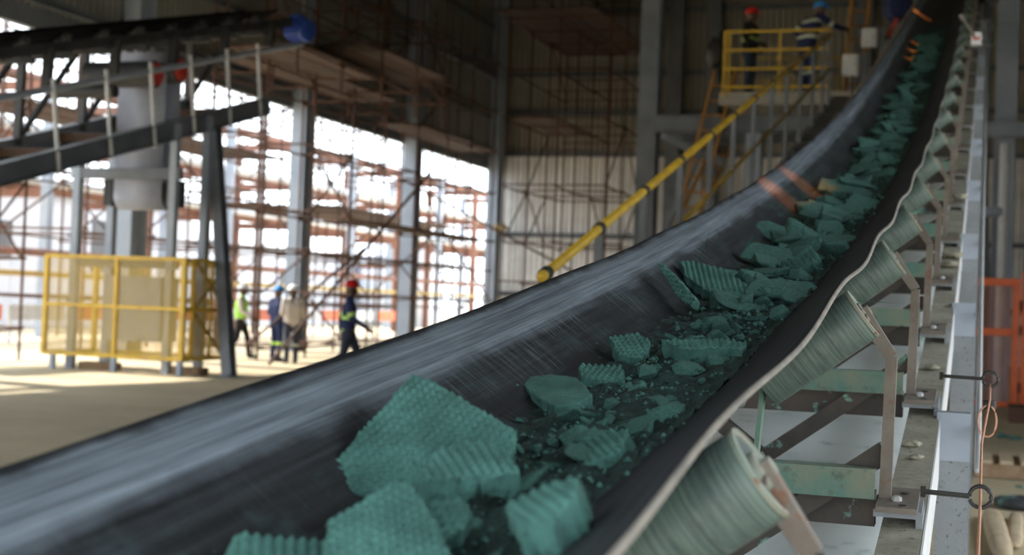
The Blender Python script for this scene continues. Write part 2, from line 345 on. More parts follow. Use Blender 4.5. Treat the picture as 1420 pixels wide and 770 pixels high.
# beams at the far right
p = atY(1366, 180, 27.1)
ibeam('tie_beam', (p.x-.15, 27.1, p.z), (3.2, 27.1, p.z), .26, .2, M['column'], None); tag(bpy.data.objects['tie_beam'], 'grey horizontal beam crossing in front of the broad right column', 'beam')
p = atY(1366, 296, 27.1)
q = atY(1394, 200, 26.75)
pf = thing('standpipe', 'pale vertical pipe with a short cross pipe above the orange gate', 'pipe', (q.x, 26.75, 0))
tube('upright_pipe', (q.x, 26.75, 0), (q.x, 26.75, q.z), .085, M['white'], pf); tube('cross_pipe', (p.x-.2, 26.75, p.z), (q.x, 26.75, p.z), .10, M['column'], pf); tube('cross_pipe_post', (p.x-.2, 26.75, 0), (p.x-.2, 26.75, p.z+.1), .09, M['column'], pf)
b2 = bar('leaning_brace', (atY(1362, 200, 27.6).x, 27.6, 5.0), (atY(1376, 400, 27.6).x, 27.6, .0), .16, .1, M['steel'], None); tag(b2, 'grey sloping brace behind the right pipe', 'brace')
# ------------------------------------------------------------------ main conveyor
POLY = (-5.863215891887437e-06, 0.0001072492024285697, 0.0066251171280017765, 0.09165309152738128, 1.1470422375790499)
def zedge(s):
    if s > 18: return zedge(18.0)+(s-18)*.297
    if s < .6: return zedge(.6)+(s-.6)*.098
    r = 0
    for k in POLY: r = r*s+k
    return r
UC, BH, WG, TA = -.7125, .135, .30, math.radians(37)     # belt centre line, flat half width, wing length, trough angle
CA, SA = math.cos(TA), math.sin(TA); TD = WG*SA
STA = [.55, 2.0, 3.75, 5.05, 6.35, 7.65, 9.05, 10.5, 11.95, 13.35, 14.75, 16.15, 17.55, 18.95, 20.35, 21.75, 23.15, 24.55, 25.95, 27.35, 28.75]
def sag(s):
    for a, b in zip(STA, STA[1:]):
        if a <= s <= b: return math.sin(math.pi*(s-a)/(b-a))**2
    return 0
def belt_pt(t, s, off=0.):
    """point of the belt's top at arc position t (-.435..+.435) and station s, lifted by off along the local normal"""
    a = abs(t); sg = 1 if t >= 0 else -1; rr = .07                    # the fold is an arc of half length rr
    if a <= BH-rr: x, z, n = a, 0., 0.
    elif a >= BH+rr: x, z, n = BH+(a-BH)*CA, (a-BH)*SA, TA
    else:
        k = (a-(BH-rr))/(2*rr); n = TA*k
        x = BH-rr; z = 0.; st = 8
        for i in range(st): x += math.cos(n*(i+.5)/st)*(a-(BH-rr))/st; z += math.sin(n*(i+.5)/st)*(a-(BH-rr))/st
    g = sag(s)*(max(0, a-.1)/.335)**2
    g *= 1 if t > 0 else .35
    x += g*.008; z -= g*.017
    nx, nz = -math.sin(n), math.cos(n)
    return V((UC+sg*(x+nx*off), s, zedge(s)-TD+z+nz*off))
ts = [-.435+.87*i/40 for i in range(41)]
ss = []; s = -1.2
while s < 30: ss.append(s); s += .05 if s < 9 else .1
vs = []; uv = []; fs = []; mi = []; nT = len(ts)
for s in ss:
    for t in ts: vs.append(belt_pt(t, s)); uv.append((t, s))
    for t in ts: vs.append(belt_pt(t, s, -.011)); uv.append((t, s))
for j in range(len(ss)-1):
    A = j*2*nT; B = A+2*nT
    for i in range(nT-1):
        fs.append((A+i, A+i+1, B+i+1, B+i)); mi.append(0)
        fs.append((A+nT+i, B+nT+i, B+nT+i+1, A+nT+i+1)); mi.append(2)
    fs.append((A, B, B+nT, A+nT)); mi.append(2)
    fs.append((A+nT-1, A+2*nT-1, B+2*nT-1, B+nT-1)); mi.append(1)
conv = thing('belt_conveyor', 'long troughed conveyor belt on green dusted rollers climbing to the upper right', 'conveyor', (UC, 1.5, 0))
belt = mesh('carrying_belt', vs, fs, None, conv, True, [M['belt'], M['beltedge'], M['beltunder']], mi, uv=uv)
belt['label'] = 'black rubber belt with grey dust streaks'
# return strand underneath
vs = []; fs = []
for s in ss[::4]:
    z = zedge(s)-.86
    for u in (UC-.47, UC+.47): vs.append((u, s, z)); 
    for u in (UC-.47, UC+.47): vs.append((u, s, z-.014))
for j in range(len(ss[::4])-1):
    A = j*4; B = A+4
    fs += [(A, A+1, B+1, B), (A+2, B+2, B+3, A+3), (A, B, B+2, A+2), (A+1, A+3, B+3, B+1)]
mesh('return_belt', vs, fs, M['return'], conv, True)
# stringers (channels) following the incline
def follow(name, u, dz, poly, mat, s0, s1, step=.6, parent=conv, smooth=False):
    m = MB(); vs = []; k = len(poly); n = 0; s = s0; fs = []
    while s <= s1+1e-6:
        vs += [V((u+a, s, zedge(s)+dz+b)) for a, b in poly]; n += 1; s += step
    for j in range(n-1): fs += [(j*k+i, j*k+(i+1) % k, (j+1)*k+(i+1) % k, (j+1)*k+i) for i in range(k)]
    fs += [tuple(range(k))[::-1], tuple(range((n-1)*k, n*k))]
    return mesh(name, vs, fs, mat, parent, smooth)
chan_R = [(-.10, 0), (0, 0), (0, -.20), (-.10, -.20), (-.10, -.188), (-.009, -.188), (-.009, -.012), (-.10, -.012)]
chan_L = [(-x, y) for x, y in chan_R][::-1]
follow('stringer', -.115, -.60, chan_R, M['mud'], -.6, 30.0)
follow('stringer', -1.31, -.60, chan_L, M['mud'], -.6, 30.0)
follow('web_face', -.108, -.605, [(-.005, 0), (0, 0), (0, -.19), (-.005, -.19)], M['white'], -.6, 30.0)   # clean outer web
# idlers
ROLL_R = .071
def roller_mesh(L):
    m = MB().lathe([(ROLL_R-.004, 0), (ROLL_R, .006), (ROLL_R, L-.006), (ROLL_R-.004, L)], (0,0,0), (0,0,1), 36)
    me = bpy.data.meshes.new('roller'); me.from_pydata(m.v, [], m.f); me.materials.append(M['roller'])
    me.polygons.foreach_set('use_smooth', [len(p.vertices) == 4 for p in me.polygons]); return me
def cap_mesh():
    m = MB().lathe([(ROLL_R+.001, -.004), (ROLL_R+.001, .004), (ROLL_R-.006, .005), (ROLL_R-.009, -.001), (.032, -.002), (.03, .008), (.014, .01), (.013, .022)], (0,0,0), (0,0,1), 36)
    me = bpy.data.meshes.new('end_cap'); me.from_pydata(m.v, [], m.f); me.materials.append(M['rollerend'])
    return me
RM, RC, CM = roller_mesh(.315), roller_mesh(.27), cap_mesh()
def axis_m(p, d):
    ex, ey, az = frame(d); p = V(p)
    return Matrix(((ex.x, ey.x, az.x, p.x), (ex.y, ey.y, az.y, p.y), (ex.z, ey.z, az.z, p.z), (0,0,0,1)))
def strap_mesh(side):
    # flat bar bent in one plane: foot - upright - kink - slotted head, given relative to (belt edge height, station)
    pts = [(-.211, -.545), (-.206, -.185), (-.287, -.070)]
    w_ = .017; m = MB(); x = lambda u: u if side > 0 else 2*UC-u
    def seg(a, b, wa, wb):
        a = V((a[0], 0, a[1])); b = V((b[0], 0, b[1])); d = (b-a).normalized(); n = V((d.z, 0, -d.x))
        vs = []
        for y in (-.016, .016): vs += [a-n*wa+V((0,y,0)), a+n*wa+V((0,y,0)), b+n*wb+V((0,y,0)), b-n*wb+V((0,y,0))]
        vs = [V((x(v.x), v.y, v.z)) for v in vs]
        m.add(vs, [(0,3,2,1), (4,5,6,7), (0,1,5,4), (1,2,6,5), (2,3,7,6), (3,0,4,7)])
    seg(pts[0], pts[1], .015, .014); seg(pts[1], pts[2], .015, .019)
    me = bpy.data.meshes.new('strap'); me.from_pydata(m.v, [], m.f); me.materials.append(M['strap']); return me
ST = {1: strap_mesh(1), -1: strap_mesh(-1)}
def plain(name, m, mat):
    me = bpy.data.meshes.new(name); me.from_pydata(m.v, [], m.f); me.materials.append(mat); return me
FOOT = plain('foot_plate', MB().box((-.228, -.10, -.555), (-.128, .10, -.541)), M['strap'])
BOLT = plain('bolt', MB().lathe([(.013, 0), (.013, .004), (.008, .004), (.008, .012)], (-.18, -.03, -.541), (0,0,1), 6).lathe([(.012, 0), (.012, .01)], (-.18, -.03, -.541), (0,0,1), 6), M['greycable'])
SLOT = [plain('slot', MB().lathe([(.010, 0), (.010, .0015)], (-.165, y, -.541), (0,0,1), 12), M['black']) for y in (.04, -.075)]
PIN = plain('roller_pin', MB().tube((-.277, -.03, -.085), (-.277, .03, -.085), .008, 8).box((-.288, -.030, -.093), (-.268, -.016, -.078)), M['strap'])
CLEAT = plain('cleat', MB().box((-.235, -.07, -.575), (-.118, .07, -.556)).box((-.132, -.07, -.70), (-.116, .07, -.572)), M['leg'])
for k, s in enumerate(STA):
    ze = zedge(s); T = Matrix.Translation(V((0, s, ze)))
    # the frame: base angle across, with two inner posts
    slope = 0
    f = MB()
    f.prism([(-.04, 0), (.05, 0), (.05, -.075), (.042, -.075), (.042, -.008), (-.04, -.008)], (-.235, s, ze-.47), (2*UC+.235, s, ze-.47), V((0, -1, 0)), V((0, 0, 1)))
    for sg in (1, -1):
        ui = UC+sg*.165
        f.prism([(-.022, 0), (.022, 0), (.022, .012), (-.022, .012)], (ui, s, ze-.47), (ui+sg*.012, s, ze-.30), V((0, 1, 0)), V((1, 0, 0)))
        f.prism([(-.022, 0), (.022, 0), (.022, .012), (-.022, .012)], (ui+sg*.012, s, ze-.30), (ui-sg*.01, s, ze-.235), V((0, 1, 0)), V((1, 0, 0)))
    idl = f.build('idler', M['greensteel'], conv)
    # second flat member lower down and the brace
    bar('base_tie', (-.24, s+.1, ze-.585), (2*UC+.24, s+.1, ze-.585), .06, .09, M['darkbrown'], idl, (0, 0, 1))
    for sg in (1, -1):
        x = lambda u: u if sg > 0 else 2*UC-u
        bar('brace', (x(-.215), s+.05, ze-.43), (x(-.70), s+.05, ze-.79), .05, .055, M['darkbrown'], idl, (0, 0, 1))
        d = V((sg*CA, 0, SA)); nn = V((sg*SA, 0, -CA))
        fold = V((UC+sg*BH, s, ze-TD)); p0 = fold-d*(.018 if sg > 0 else .06)+nn*(ROLL_R+.026)
        link(bpy.data.objects.new('roller', RM), idl, axis_m(p0, d))
        link(bpy.data.objects.new('end_cap', CM), idl, axis_m(p0+d*.315, d))
        link(bpy.data.objects.new('strap', ST[sg]), idl, T)
        mir = T if sg > 0 else T @ Matrix.Translation((2*UC, 0, 0)) @ Matrix.Scale(-1, 4, (1, 0, 0))
        tilt = math.atan((zedge(s+.1)-zedge(s-.1))/.2)
        TT = T @ Matrix.Translation((0, 0, -.548)) @ Matrix.Rotation(tilt, 4, 'X') @ Matrix.Translation((0, 0, .548))
        mt = TT if sg > 0 else TT @ Matrix.Translation((2*UC, 0, 0)) @ Matrix.Scale(-1, 4, (1, 0, 0))
        link(bpy.data.objects.new('foot_plate', FOOT), idl, mt)
        link(bpy.data.objects.new('cleat', CLEAT), idl, mt)
        if s < 9 and sg > 0:
            link(bpy.data.objects.new('bolt', BOLT), idl, mt); [link(bpy.data.objects.new('slot', m_), idl, mt) for m_ in SLOT]
            link(bpy.data.objects.new('roller_pin', PIN), idl, mir)
    p0 = V((UC-.135, s, ze-TD-ROLL_R-.016))
    link(bpy.data.objects.new('roller', RC), idl, axis_m(p0, V((1, 0, 0))))
hz = zedge(30)-TD-.36
hp = MB().lathe([(.05, -.25), (.05, 0), (.34, 0), (.345, .5), (.34, 1.0), (.05, 1.0), (.05, 1.25)], V((UC-.5, 30.0, hz)), V((1, 0, 0)), 36).build('head_pulley', M['black'], conv)
for u in (UC-.7, UC+.7): MB().box((u-.06, 29.8, hz-.12), (u+.06, 30.2, hz+.12)).build('bearing_block', M['steel'], conv); bar('head_post', (u, 30, 0), (u, 30, hz-.12), .2, .2, M['steel'], conv, (0, 1, 0))
# legs along the right, with a bracing foot each
for i, s in enumerate([2.6, 5.0, 7.2, 9.4, 11.7, 14.0, 16.3, 18.6, 20.9, 23.4, 26.2]):
    zt = zedge(s)-.585
    for u in (-.066, -1.36):
        lg = MB().box((u-.052, s-.05, 0), (u+.052, s+.05, zt)).build('support_leg', M['leg'], conv)
        if u > -.5:
            MB().box((u-.054, s-.053, max(.2, zt-.16)), (u+.054, s-.0502, zt-.0)).build('clean_plate', M['column'], lg)
    bar('cross_tie', (-.066, s, max(.25, zt-.62)), (-1.36, s, max(.25, zt-.62)), .07, .07, M['steel'], conv, (0, 0, 1))
# conduit behind the legs
follow('conduit', .012, -.62, [(.010*math.cos(a*1.0472), .010*math.sin(a*1.0472)) for a in range(6)], M['greycable'], 4.4, 25, .5, smooth=True)
# clods of dried cake on the right stringer
for s, u, r in ((5.75, -.165, .03), (8.3, -.16, .05), (8.6, -.15, .06), (10.9, -.16, .06), (4.4, -.16, .02), (4.55, -.18, .025)):
    m = MB(); bm = bmesh.new(); bmesh.ops.create_icosphere(bm, subdivisions=2, radius=r)
    for v in bm.verts: v.co = v.co*(1+.4*mnoise.noise(v.co*40+V((s, 0, 0))))
    for v in bm.verts: v.co.z *= .45
    me = bpy.data.meshes.new('mud_clod'); bm.to_mesh(me); bm.free(); me.materials.append(M['mud'])
    o = link(bpy.data.objects.new('mud_clod', me), None, Matrix.Translation(V((u, s, zedge(s)-.60+r*.42))))
    tag(o, '%s dried mud lump on the right stringer, %s' % ('thick' if r > .04 else 'thin', {5.75: 'behind the second strap foot', 8.3: 'nearer of two by the fifth strap', 8.6: 'farther of two by the fifth strap', 10.9: 'highest up the incline', 4.4: 'nearest to the camera', 4.55: 'just behind the nearest one'}[s]), 'mud lump', 'mud lumps on the stringer')
# pull cord on eyebolts
def eyebolt(px0, px1, py, s):
    a = atY(px0, py, s); b = atY(px1, py, s)
    root = thing('eyebolt', 'black eyebolt with open ring, %s of the two on the legs' % ('nearer' if s < 4.5 else 'farther'), 'bolt', (a.x, s, a.z), 'eyebolts for the pull cord')
    MB().tube((-.11, s, a.z), (b.x-.012, s, a.z-.003), .006, 8).tube((-.115, s, a.z), (-.103, s, a.z), .014, 6).build('shank', M['black'], root, smooth=False)
    MB().sweep([V((b.x+.012+.024*math.cos(t), s+.004*math.sin(t), a.z-.003+.024*math.sin(t))) for t in [math.pi+.3+i*(2*math.pi-.3)/20 for i in range(21)]], .005, 8).build('ring', M['black'], root, smooth=True)
    return V((b.x+.012, s, a.z-.02))
e1 = eyebolt(1297, 1352, 683, 3.45); e2 = eyebolt(1318, 1368, 522, 4.9)
cord = thing('pull_cord', 'copper coloured emergency pull cord hanging through the black eyebolts', 'cord', e1)
pts = [V((e1.x-.02, .6, .45)), V((e1.x-.01, 2.0, .90)), e1, V((e1.x+.002, 4.1, (e1.z+e2.z)/2-.02)), e2-V((0, .06, .05)), e2]
MB().sweep(pts, .0035, 8).build('cord_run', M['copperwire'], cord, smooth=True)
c = e2+V((-.004, -.06, -.115))
MB().sweep([c+V((.026*math.sin(t)*(1 if t < 3.14 else 1.15), -.02*math.sin(t/2), .05*math.cos(t))) for t in [i*6.28/24 for i in range(25)]], .003, 8).build('loop', M['copperwire'], cord, smooth=True)
bm = MB()
for k in range(4): bm.sweep([e2+V((.016*math.cos(t), -.05+.012*math.sin(t), -.055-.006*k)) for t in [i*6.28/12 for i in range(13)]], .0055, 6)
bm.build('knot', M['black'], cord, smooth=True)
# ------------------------------------------------------------------ the green cake on the belt
def belt_hit(px, py, h=0.):
    """where the sight line through a pixel of the photo meets the belt (raised by h): gives (t, s, point)"""
    d = ray(px, py); best = None; s = 1.0
    while s < 24:
        p = CAM+d*(s/d.y); x = p.x-UC; a = abs(x)
        prof = 0 if a < BH else (a-BH)*SA/CA
        if a < .40 and p.z < zedge(s)-TD+prof+h: return x, s, p
        s += .01
    return None
def convex_slab(name, px_poly, c, n, thick, mat, label, group=None, period=.0145, cell=6, rag=.006, parent=None):
    """a broken slab: the outline is cast on the plane (c, n); its top carries the pressed waffle, its flanks are broken"""
    n = V(n).normalized(); pts = [on_plane(x, y, c, n) for x, y in px_poly]
    ex = (pts[1]-pts[0]).normalized(); ex = (ex-n*ex.dot(n)).normalized(); ey = n.cross(ex)
    o = sum(pts, V())/len(pts); P = [((p-o).dot(ex), (p-o).dot(ey)) for p in pts]
    area = sum(P[i][0]*P[(i+1) % len(P)][1]-P[(i+1) % len(P)][0]*P[i][1] for i in range(len(P)))
    if area < 0: P = P[::-1]
    x0, x1 = min(p[0] for p in P), max(p[0] for p in P); y0, y1 = min(p[1] for p in P), max(p[1] for p in P)
    h = period/cell; nx = max(6, int((x1-x0)/h)); ny = max(6, int((y1-y0)/h))
    bm = bmesh.new(); bmesh.ops.create_grid(bm, x_segments=nx, y_segments=ny, size=.5)
    for v in bm.verts: v.co = V((x0+(v.co.x+.5)*(x1-x0), y0+(v.co.y+.5)*(y1-y0), 0))
    for i in range(len(P)):
        a, b = P[i], P[(i+1) % len(P)]; d = V((b[0]-a[0], b[1]-a[1], 0)).normalized(); nr = V((d.y, -d.x, 0))
        bmesh.ops.bisect_plane(bm, geom=bm.verts[:]+bm.edges[:]+bm.faces[:], dist=1e-6, plane_co=(a[0], a[1], 0), plane_no=nr, clear_outer=True)
    be = [e for e in bm.edges if len(e.link_faces) == 1]; bset = {v for e in be for v in e.verts}
    seed = V((c.x*17, c.y*5, c.z*9))
    for v in bm.verts:
        q = v.co.copy(); k = 2*math.pi/period
        wv = (.5+.5*math.cos(q.x*k))*(.5+.5*math.cos(q.y*k))
        v.co.z = .0062*(period/.0125)*wv+.006*mnoise.noise(q*9+seed)
        if v in bset: v.co += V((mnoise.noise(q*45+seed), mnoise.noise(q*45+seed+V((9, 0, 0))), 0))*rag; v.co.z -= .003
    lay = be
    for j in range(3):
        r = bmesh.ops.extrude_edge_only(bm, edges=lay); nv = [g for g in r['geom'] if isinstance(g, bmesh.types.BMVert)]; lay = [g for g in r['geom'] if isinstance(g, bmesh.types.BMEdge) and len(g.link_faces) == 1]
        for v in nv:
            q = v.co.copy(); v.co.z -= thick/3*(1+.4*mnoise.noise(q*30+seed))
            rad = V((q.x, q.y, 0)).normalized()
            v.co += rad*(.7*rag*mnoise.noise(q*60+seed*2+V((0, 0, j)))-(.004 if j == 2 else 0))
        lay = [e for e in bm.edges if len(e.link_faces) == 1 and any(v in nv for v in e.verts)]
    bmesh.ops.contextual_create(bm, geom=lay)
    bmesh.ops.recalc_face_normals(bm, faces=bm.faces[:])
    me = bpy.data.meshes.new(name); bm.to_mesh(me); bm.free(); me.materials.append(mat)
    me.polygons.foreach_set('use_smooth', [False]*len(me.polygons))
    wm = Matrix(((ex.x, ey.x, n.x, o.x), (ex.y, ey.y, n.y, o.y), (ex.z, ey.z, n.z, o.z), (0,0,0,1)))
    ob = link(bpy.data.objects.new(name, me), parent, wm); return tag(ob, label, 'cake slab', group)
def slab_at(px_poly, h, n, thick, label, **k):
    cx = sum(p[0] for p in px_poly)/len(px_poly); cy = sum(p[1] for p in px_poly)/len(px_poly)
    hit = belt_hit(cx, cy, h)
    return convex_slab('cake_slab', px_poly, hit[2], n, thick, M['cake'], label, 'waffled slabs of green cake', **k)
tow = lambda a, b, c: V((a, b, c))
slab_at([(573,520),(600,530),(718,598),(716,630),(640,660),(560,684),(490,684),(452,662),(500,600)], .085, tow(.12, -.55, .83), .035, 'largest green waffle-pressed slab, tilted towards the viewer in the foreground')
slab_at([(607,622),(688,614),(700,628),(730,642),(727,650),(640,662),(578,668)], .105, tow(.1, -.30, .95), .036, 'thick green slab with a pale broken flank, leaning on the largest slab')
slab_at([(546,661),(565,668),(592,700),(628,775),(604,850),(420,850),(458,720),(462,702),(515,684)], .085, tow(.05, -.38, .92), .035, 'green waffled slab at the lower edge in front of the largest slab')
slab_at([(330,740),(450,752),(470,775),(440,800),(322,800),(312,768)], .05, tow(.25, -.25, .94), .03, 'flat green slab lying apart at the bottom left of the load')
slab_at([(708,524),(760,517),(802,523),(822,548),(800,560),(766,566),(742,548)], .045, tow(-.05, -.25, .97), .032, 'pale smooth-topped green slab behind the largest slab', period=.006, cell=1)
slab_at([(803,504),(862,508),(866,524),(840,530),(806,522)], .045, tow(0, -.35, .93), .03, 'small blocky green slab right behind the pale smooth one')
slab_at([(944,362),(960,362),(1008,376),(1046,404),(1016,412),(985,408),(952,384)], .07, tow(.1, -.45, .88), .035, 'angular waffled slab standing clear in the middle of the load', cell=5, period=.017)
slab_at([(910,364),(920,366),(966,416),(958,424),(940,412)], .075, tow(-.45, -.75, .5), .028, 'thin green slab on edge left of the angular waffled one', cell=4)
slab_at([(918,470),(1000,470),(1036,476),(1030,486),(940,484)], .07, tow(.1, -.45, .88), .045, 'long green slab lying across the load below the angular one', cell=4)
slab_at([(1082,372),(1126,342),(1140,362),(1100,382),(1080,390)], .06, tow(-.3, -.75, .6), .03, 'square waffled slab tipped up on edge near the right wing', cell=5, period=.019)
slab_at([(1046,398),(1118,394),(1122,404),(1050,412)], .05, tow(.1, -.5, .86), .04, 'narrow green slab lying below the tipped-up square one', cell=4)
slab_at([(846,466),(886,462),(904,478),(890,496),(856,492)], .05, tow(.2, -.5, .85), .03, 'rounded green lump-like slab left of the long one', cell=4)
slab_at([(700,700),(760,672),(802,660),(800,690),(768,728),(720,738)], .06, tow(-.25, -.35, .9), .045, 'dark green slab sunk in rubble right of the foreground slabs', cell=4)
slab_at([(792,620),(850,596),(872,604),(862,626),(808,650)], .05, tow(-.3, -.3, .9), .04, 'green slab half buried beside the right wing in the foreground rubble', cell=4)
slab_at([(590,696),(640,690),(656,712),(640,740),(612,748)], .07, tow(.3, -.5, .8), .04, 'broken green wedge between the two foreground slabs', cell=4)
# broken lumps
HULL = []
for k in range(14):
    bm = bmesh.new(); rnd = random.Random(k+40)
    for i in range(16):
        v = V((rnd.uniform(-1, 1), rnd.uniform(-1, 1), rnd.uniform(-1, 1)))
        if k < 7: v = V((math.copysign(abs(v.x)**.5, v.x), math.copysign(abs(v.y)**.5, v.y), math.copysign(abs(v.z)**.35, v.z)*.36))   # slabby
        else: v = v.normalized()*rnd.uniform(.7, 1)
        bm.verts.new(v)
    r = bmesh.ops.convex_hull(bm, input=bm.verts[:])
    bmesh.ops.delete(bm, geom=list({v for v in bm.verts if not v.link_faces} | {g for g in r['geom_interior'] if isinstance(g, bmesh.types.BMVert)}), context='VERTS')
    bmesh.ops.bevel(bm, geom=bm.edges[:], offset=.06, segments=1, affect='EDGES')
    me = bpy.data.meshes.new('cake_lump'); bm.to_mesh(me); bm.free(); me.materials.append(M['cakew'] if k < 4 else M['cake']); HULL.append(me)
rnd = random.Random(3)
idl_words = ['', 'first', 'second', 'third', 'fourth', 'fifth', 'sixth', 'seventh', 'eighth', 'ninth', 'tenth', 'eleventh', 'twelfth', 'thirteenth', 'fourteenth', 'fifteenth']
def zone(s):
    k = min(range(1, 15), key=lambda i: abs(STA[i]-s)); return idl_words[k]
def lump(t, s, lift, sx, sy, sz, rot, me, name, label, group):
    p = belt_pt(t, s)+V((0, 0, lift))
    R_ = Matrix.Rotation(rot[2], 4, 'Z') @ Matrix.Rotation(rot[0], 4, 'X') @ Matrix.Rotation(rot[1], 4, 'Y')
    o = link(bpy.data.objects.new(name, me), None, Matrix.Translation(p) @ R_ @ Matrix.Diagonal((sx, sy, sz, 1)))
    return tag(o, label, 'cake lump' if name == 'cake_lump' else 'cake slab', group)
def mound(t, s):
    """height of the crumb bed over the belt"""
    q = V((t*9, s*3.2, 0)); base = max(0, 1-((t-.055)/.20)**2)
    amt = .55+.45*mnoise.noise(V((0, s*.9, 3)))
    if s < 2.2: amt *= max(.25, (s-1.0)/1.2)
    return .062*base*amt+.016*base*mnoise.noise(q*2.2)
# riding slabs further up: the load lies as overlapping broken plates
s = 4.3
while s < 19.5:
    for j in range(2 if s < 12 else 1):
        t = rnd.gauss(.03, .075); t = max(-.12, min(.19, t))
        big = rnd.random() < .5
        sx = rnd.uniform(.085, .15) if big else rnd.uniform(.04, .08); sy = rnd.uniform(.05, .09) if big else rnd.uniform(.03, .06); sz = rnd.uniform(.045, .075)
        key = zone(s)
        lab = ('broad green plate' if big else 'small green plate')+' riding in the load level with the %s roller up from the camera' % zone(s)
        lump(t, s, mound(t, s)*.75+.012, sx, sy, sz, (rnd.uniform(.15, .75), rnd.gauss(0, .25), rnd.gauss(0, .35)), HULL[rnd.randrange(0, 7)], 'cake_slab', lab, 'broken plates riding up the belt')
        s += rnd.uniform(.05, .11)
    s += .03
# lumps among the near rubble
near = [(934,452,.022),(962,455,.026),(984,462,.022),(905,505,.026),(925,510,.02),(868,470,.02),(1000,440,.018),(950,490,.02),(880,530,.03),(850,548,.03),(905,545,.028),(930,545,.022),(835,575,.025),(812,585,.03),(868,575,.022),(790,570,.02),(770,590,.022),(890,520,.02),(742,600,.026),(760,625,.03),(738,650,.03),(700,690,.03),(660,705,.028),(640,750,.03),(690,750,.035),(740,700,.03),(1010,425,.018),(1030,430,.02),(1060,350,.022),(1075,365,.02),(1052,372,.018),(1090,330,.024),(1112,326,.024),(1135,320,.026),(1160,310,.022),(1100,300,.02),(960,432,.012),(940,436,.01),(1066,395,.014),(985,430,.014),(820,545,.016),(780,548,.012),(830,498,.012),(720,560,.012)]
for i, (px, py, r) in enumerate(near):
    h = belt_hit(px, py, .05)
    if not h: continue
    x, s, p = h; t = x if abs(x) < BH else math.copysign(BH+(abs(x)-BH)/CA, x)
    r *= s/3.6 if s < 3.6 else 1
    lump(t, s, max(.3*r, mound(t, s)*.6+r*.3), r*rnd.uniform(.9, 1.4), r*rnd.uniform(.8, 1.2), r*rnd.uniform(.7, 1), (rnd.uniform(-.5, .5), rnd.uniform(-.5, .5), rnd.uniform(0, 6)), HULL[rnd.randrange(4, 14)], 'cake_lump',
         '%s green lump in the rubble level with the %s roller up from the camera' % ('large' if r > .026 else 'fist-sized' if r > .019 else 'small', zone(s)), 'green lumps in the rubble')
def order_labels(prefix, noun):
    by = {}
    for o in col.objects:
        if o.name.startswith(prefix) and ' roller up from the camera' in o.get('label', ''): by.setdefault(o['label'], []).append(o)
    w1 = ['', 'first', 'second', 'third', 'fourth', 'fifth', 'sixth', 'seventh', 'eighth', 'ninth', 'tenth', 'eleventh', 'twelfth', 'thirteenth', 'fourteenth', 'fifteenth', 'sixteenth', 'seventeenth', 'eighteenth', 'nineteenth', 'twentieth']+['twenty-'+k for k in ('first', 'second', 'third', 'fourth', 'fifth', 'sixth', 'seventh', 'eighth', 'ninth')]+['thirtieth']+['thirty-'+k for k in ('first', 'second', 'third', 'fourth', 'fifth', 'sixth', 'seventh', 'eighth', 'ninth')]
    for lab, os_ in by.items():
        if len(os_) < 2: continue
        os_.sort(key=lambda o: o.matrix_basis.translation.y)
        for i, o in enumerate(os_): o['label'] = lab.replace(' in the rubble', '').replace(' riding in the load', '').replace(' up from the camera', ' up, ') + ('lowest' if i == 0 else w1[min(i+1, 39)]+' lowest')+' of its kind there'
rnd4 = random.Random(17)
for i in range(95):
    s = rnd4.uniform(1.75, 6.2); t = max(-.1, min(.22, rnd4.gauss(.07, .065))); r = (.011+.032*rnd4.random()**1.6)*(.75+.08*s)
    lump(t, s, mound(t, s)*.8+r*.25, r*rnd4.uniform(1, 1.6), r*rnd4.uniform(.8, 1.1), r*rnd4.uniform(.6, .95), (rnd4.uniform(-.7, .7), rnd4.uniform(-.7, .7), rnd4.uniform(0, 6)), HULL[rnd4.randrange(3, 14)], 'cake_lump',
         '%s green lump in the rubble level with the %s roller up from the camera' % ('large' if r > .026 else 'fist-sized' if r > .019 else 'small', zone(s)), 'green lumps in the rubble')
order_labels('cake_slab', 'plate'); order_labels('cake_lump', 'lump')
# bed of crumbs: nobody could count these
vs = []; fs = []; T_ = [-.17+.42*i/36 for i in range(37)]; S_ = [1.15+i*.025 for i in range(int(20/.025))]
for s in S_:
    for t in T_: vs.append(belt_pt(t, s, .0015)+V((0, 0, max(-.004, mound(t, s)+.020*mnoise.noise(V((t*30, s*30, 0)))+.010*mnoise.noise(V((t*70, s*70, 4)))-.008))))
k = len(T_)
for j in range(len(S_)-1):
    for i in range(k-1): fs.append((j*k+i, j*k+i+1, (j+1)*k+i+1, (j+1)*k+i))
bed = mesh('crumb_bed', vs, fs, M['crumbs'], None); tag(bed, 'bed of green crumbs under the slabs, darkened as crevice shade', 'crumbs', kind='stuff')
m = MB(); r3 = random.Random(5)
for i in range(3600):
    s = 1.5+9*r3.random()**1.2; t = r3.gauss(.045, .085)
    if not -.24 < t < .30: continue
    r = (.0012+.006*r3.random()**2.5 if i > 200 else r3.uniform(.006, .012))*(.6+s*.12); p = belt_pt(t, s)+V((0, 0, max(0, mound(t, s))+r*.4))
    a = r3.uniform(0, 6); e = V((math.cos(a), math.sin(a), 0))*r; g = V((-e.y, e.x, 0))*.8
    m.add([p+e, p+g, p-e*.9, p-g*1.1, p+V((0, 0, r*.8)), p-V((0, 0, r*.6))], [(0,1,4),(1,2,4),(2,3,4),(3,0,4),(1,0,5),(2,1,5),(3,2,5),(0,3,5)])
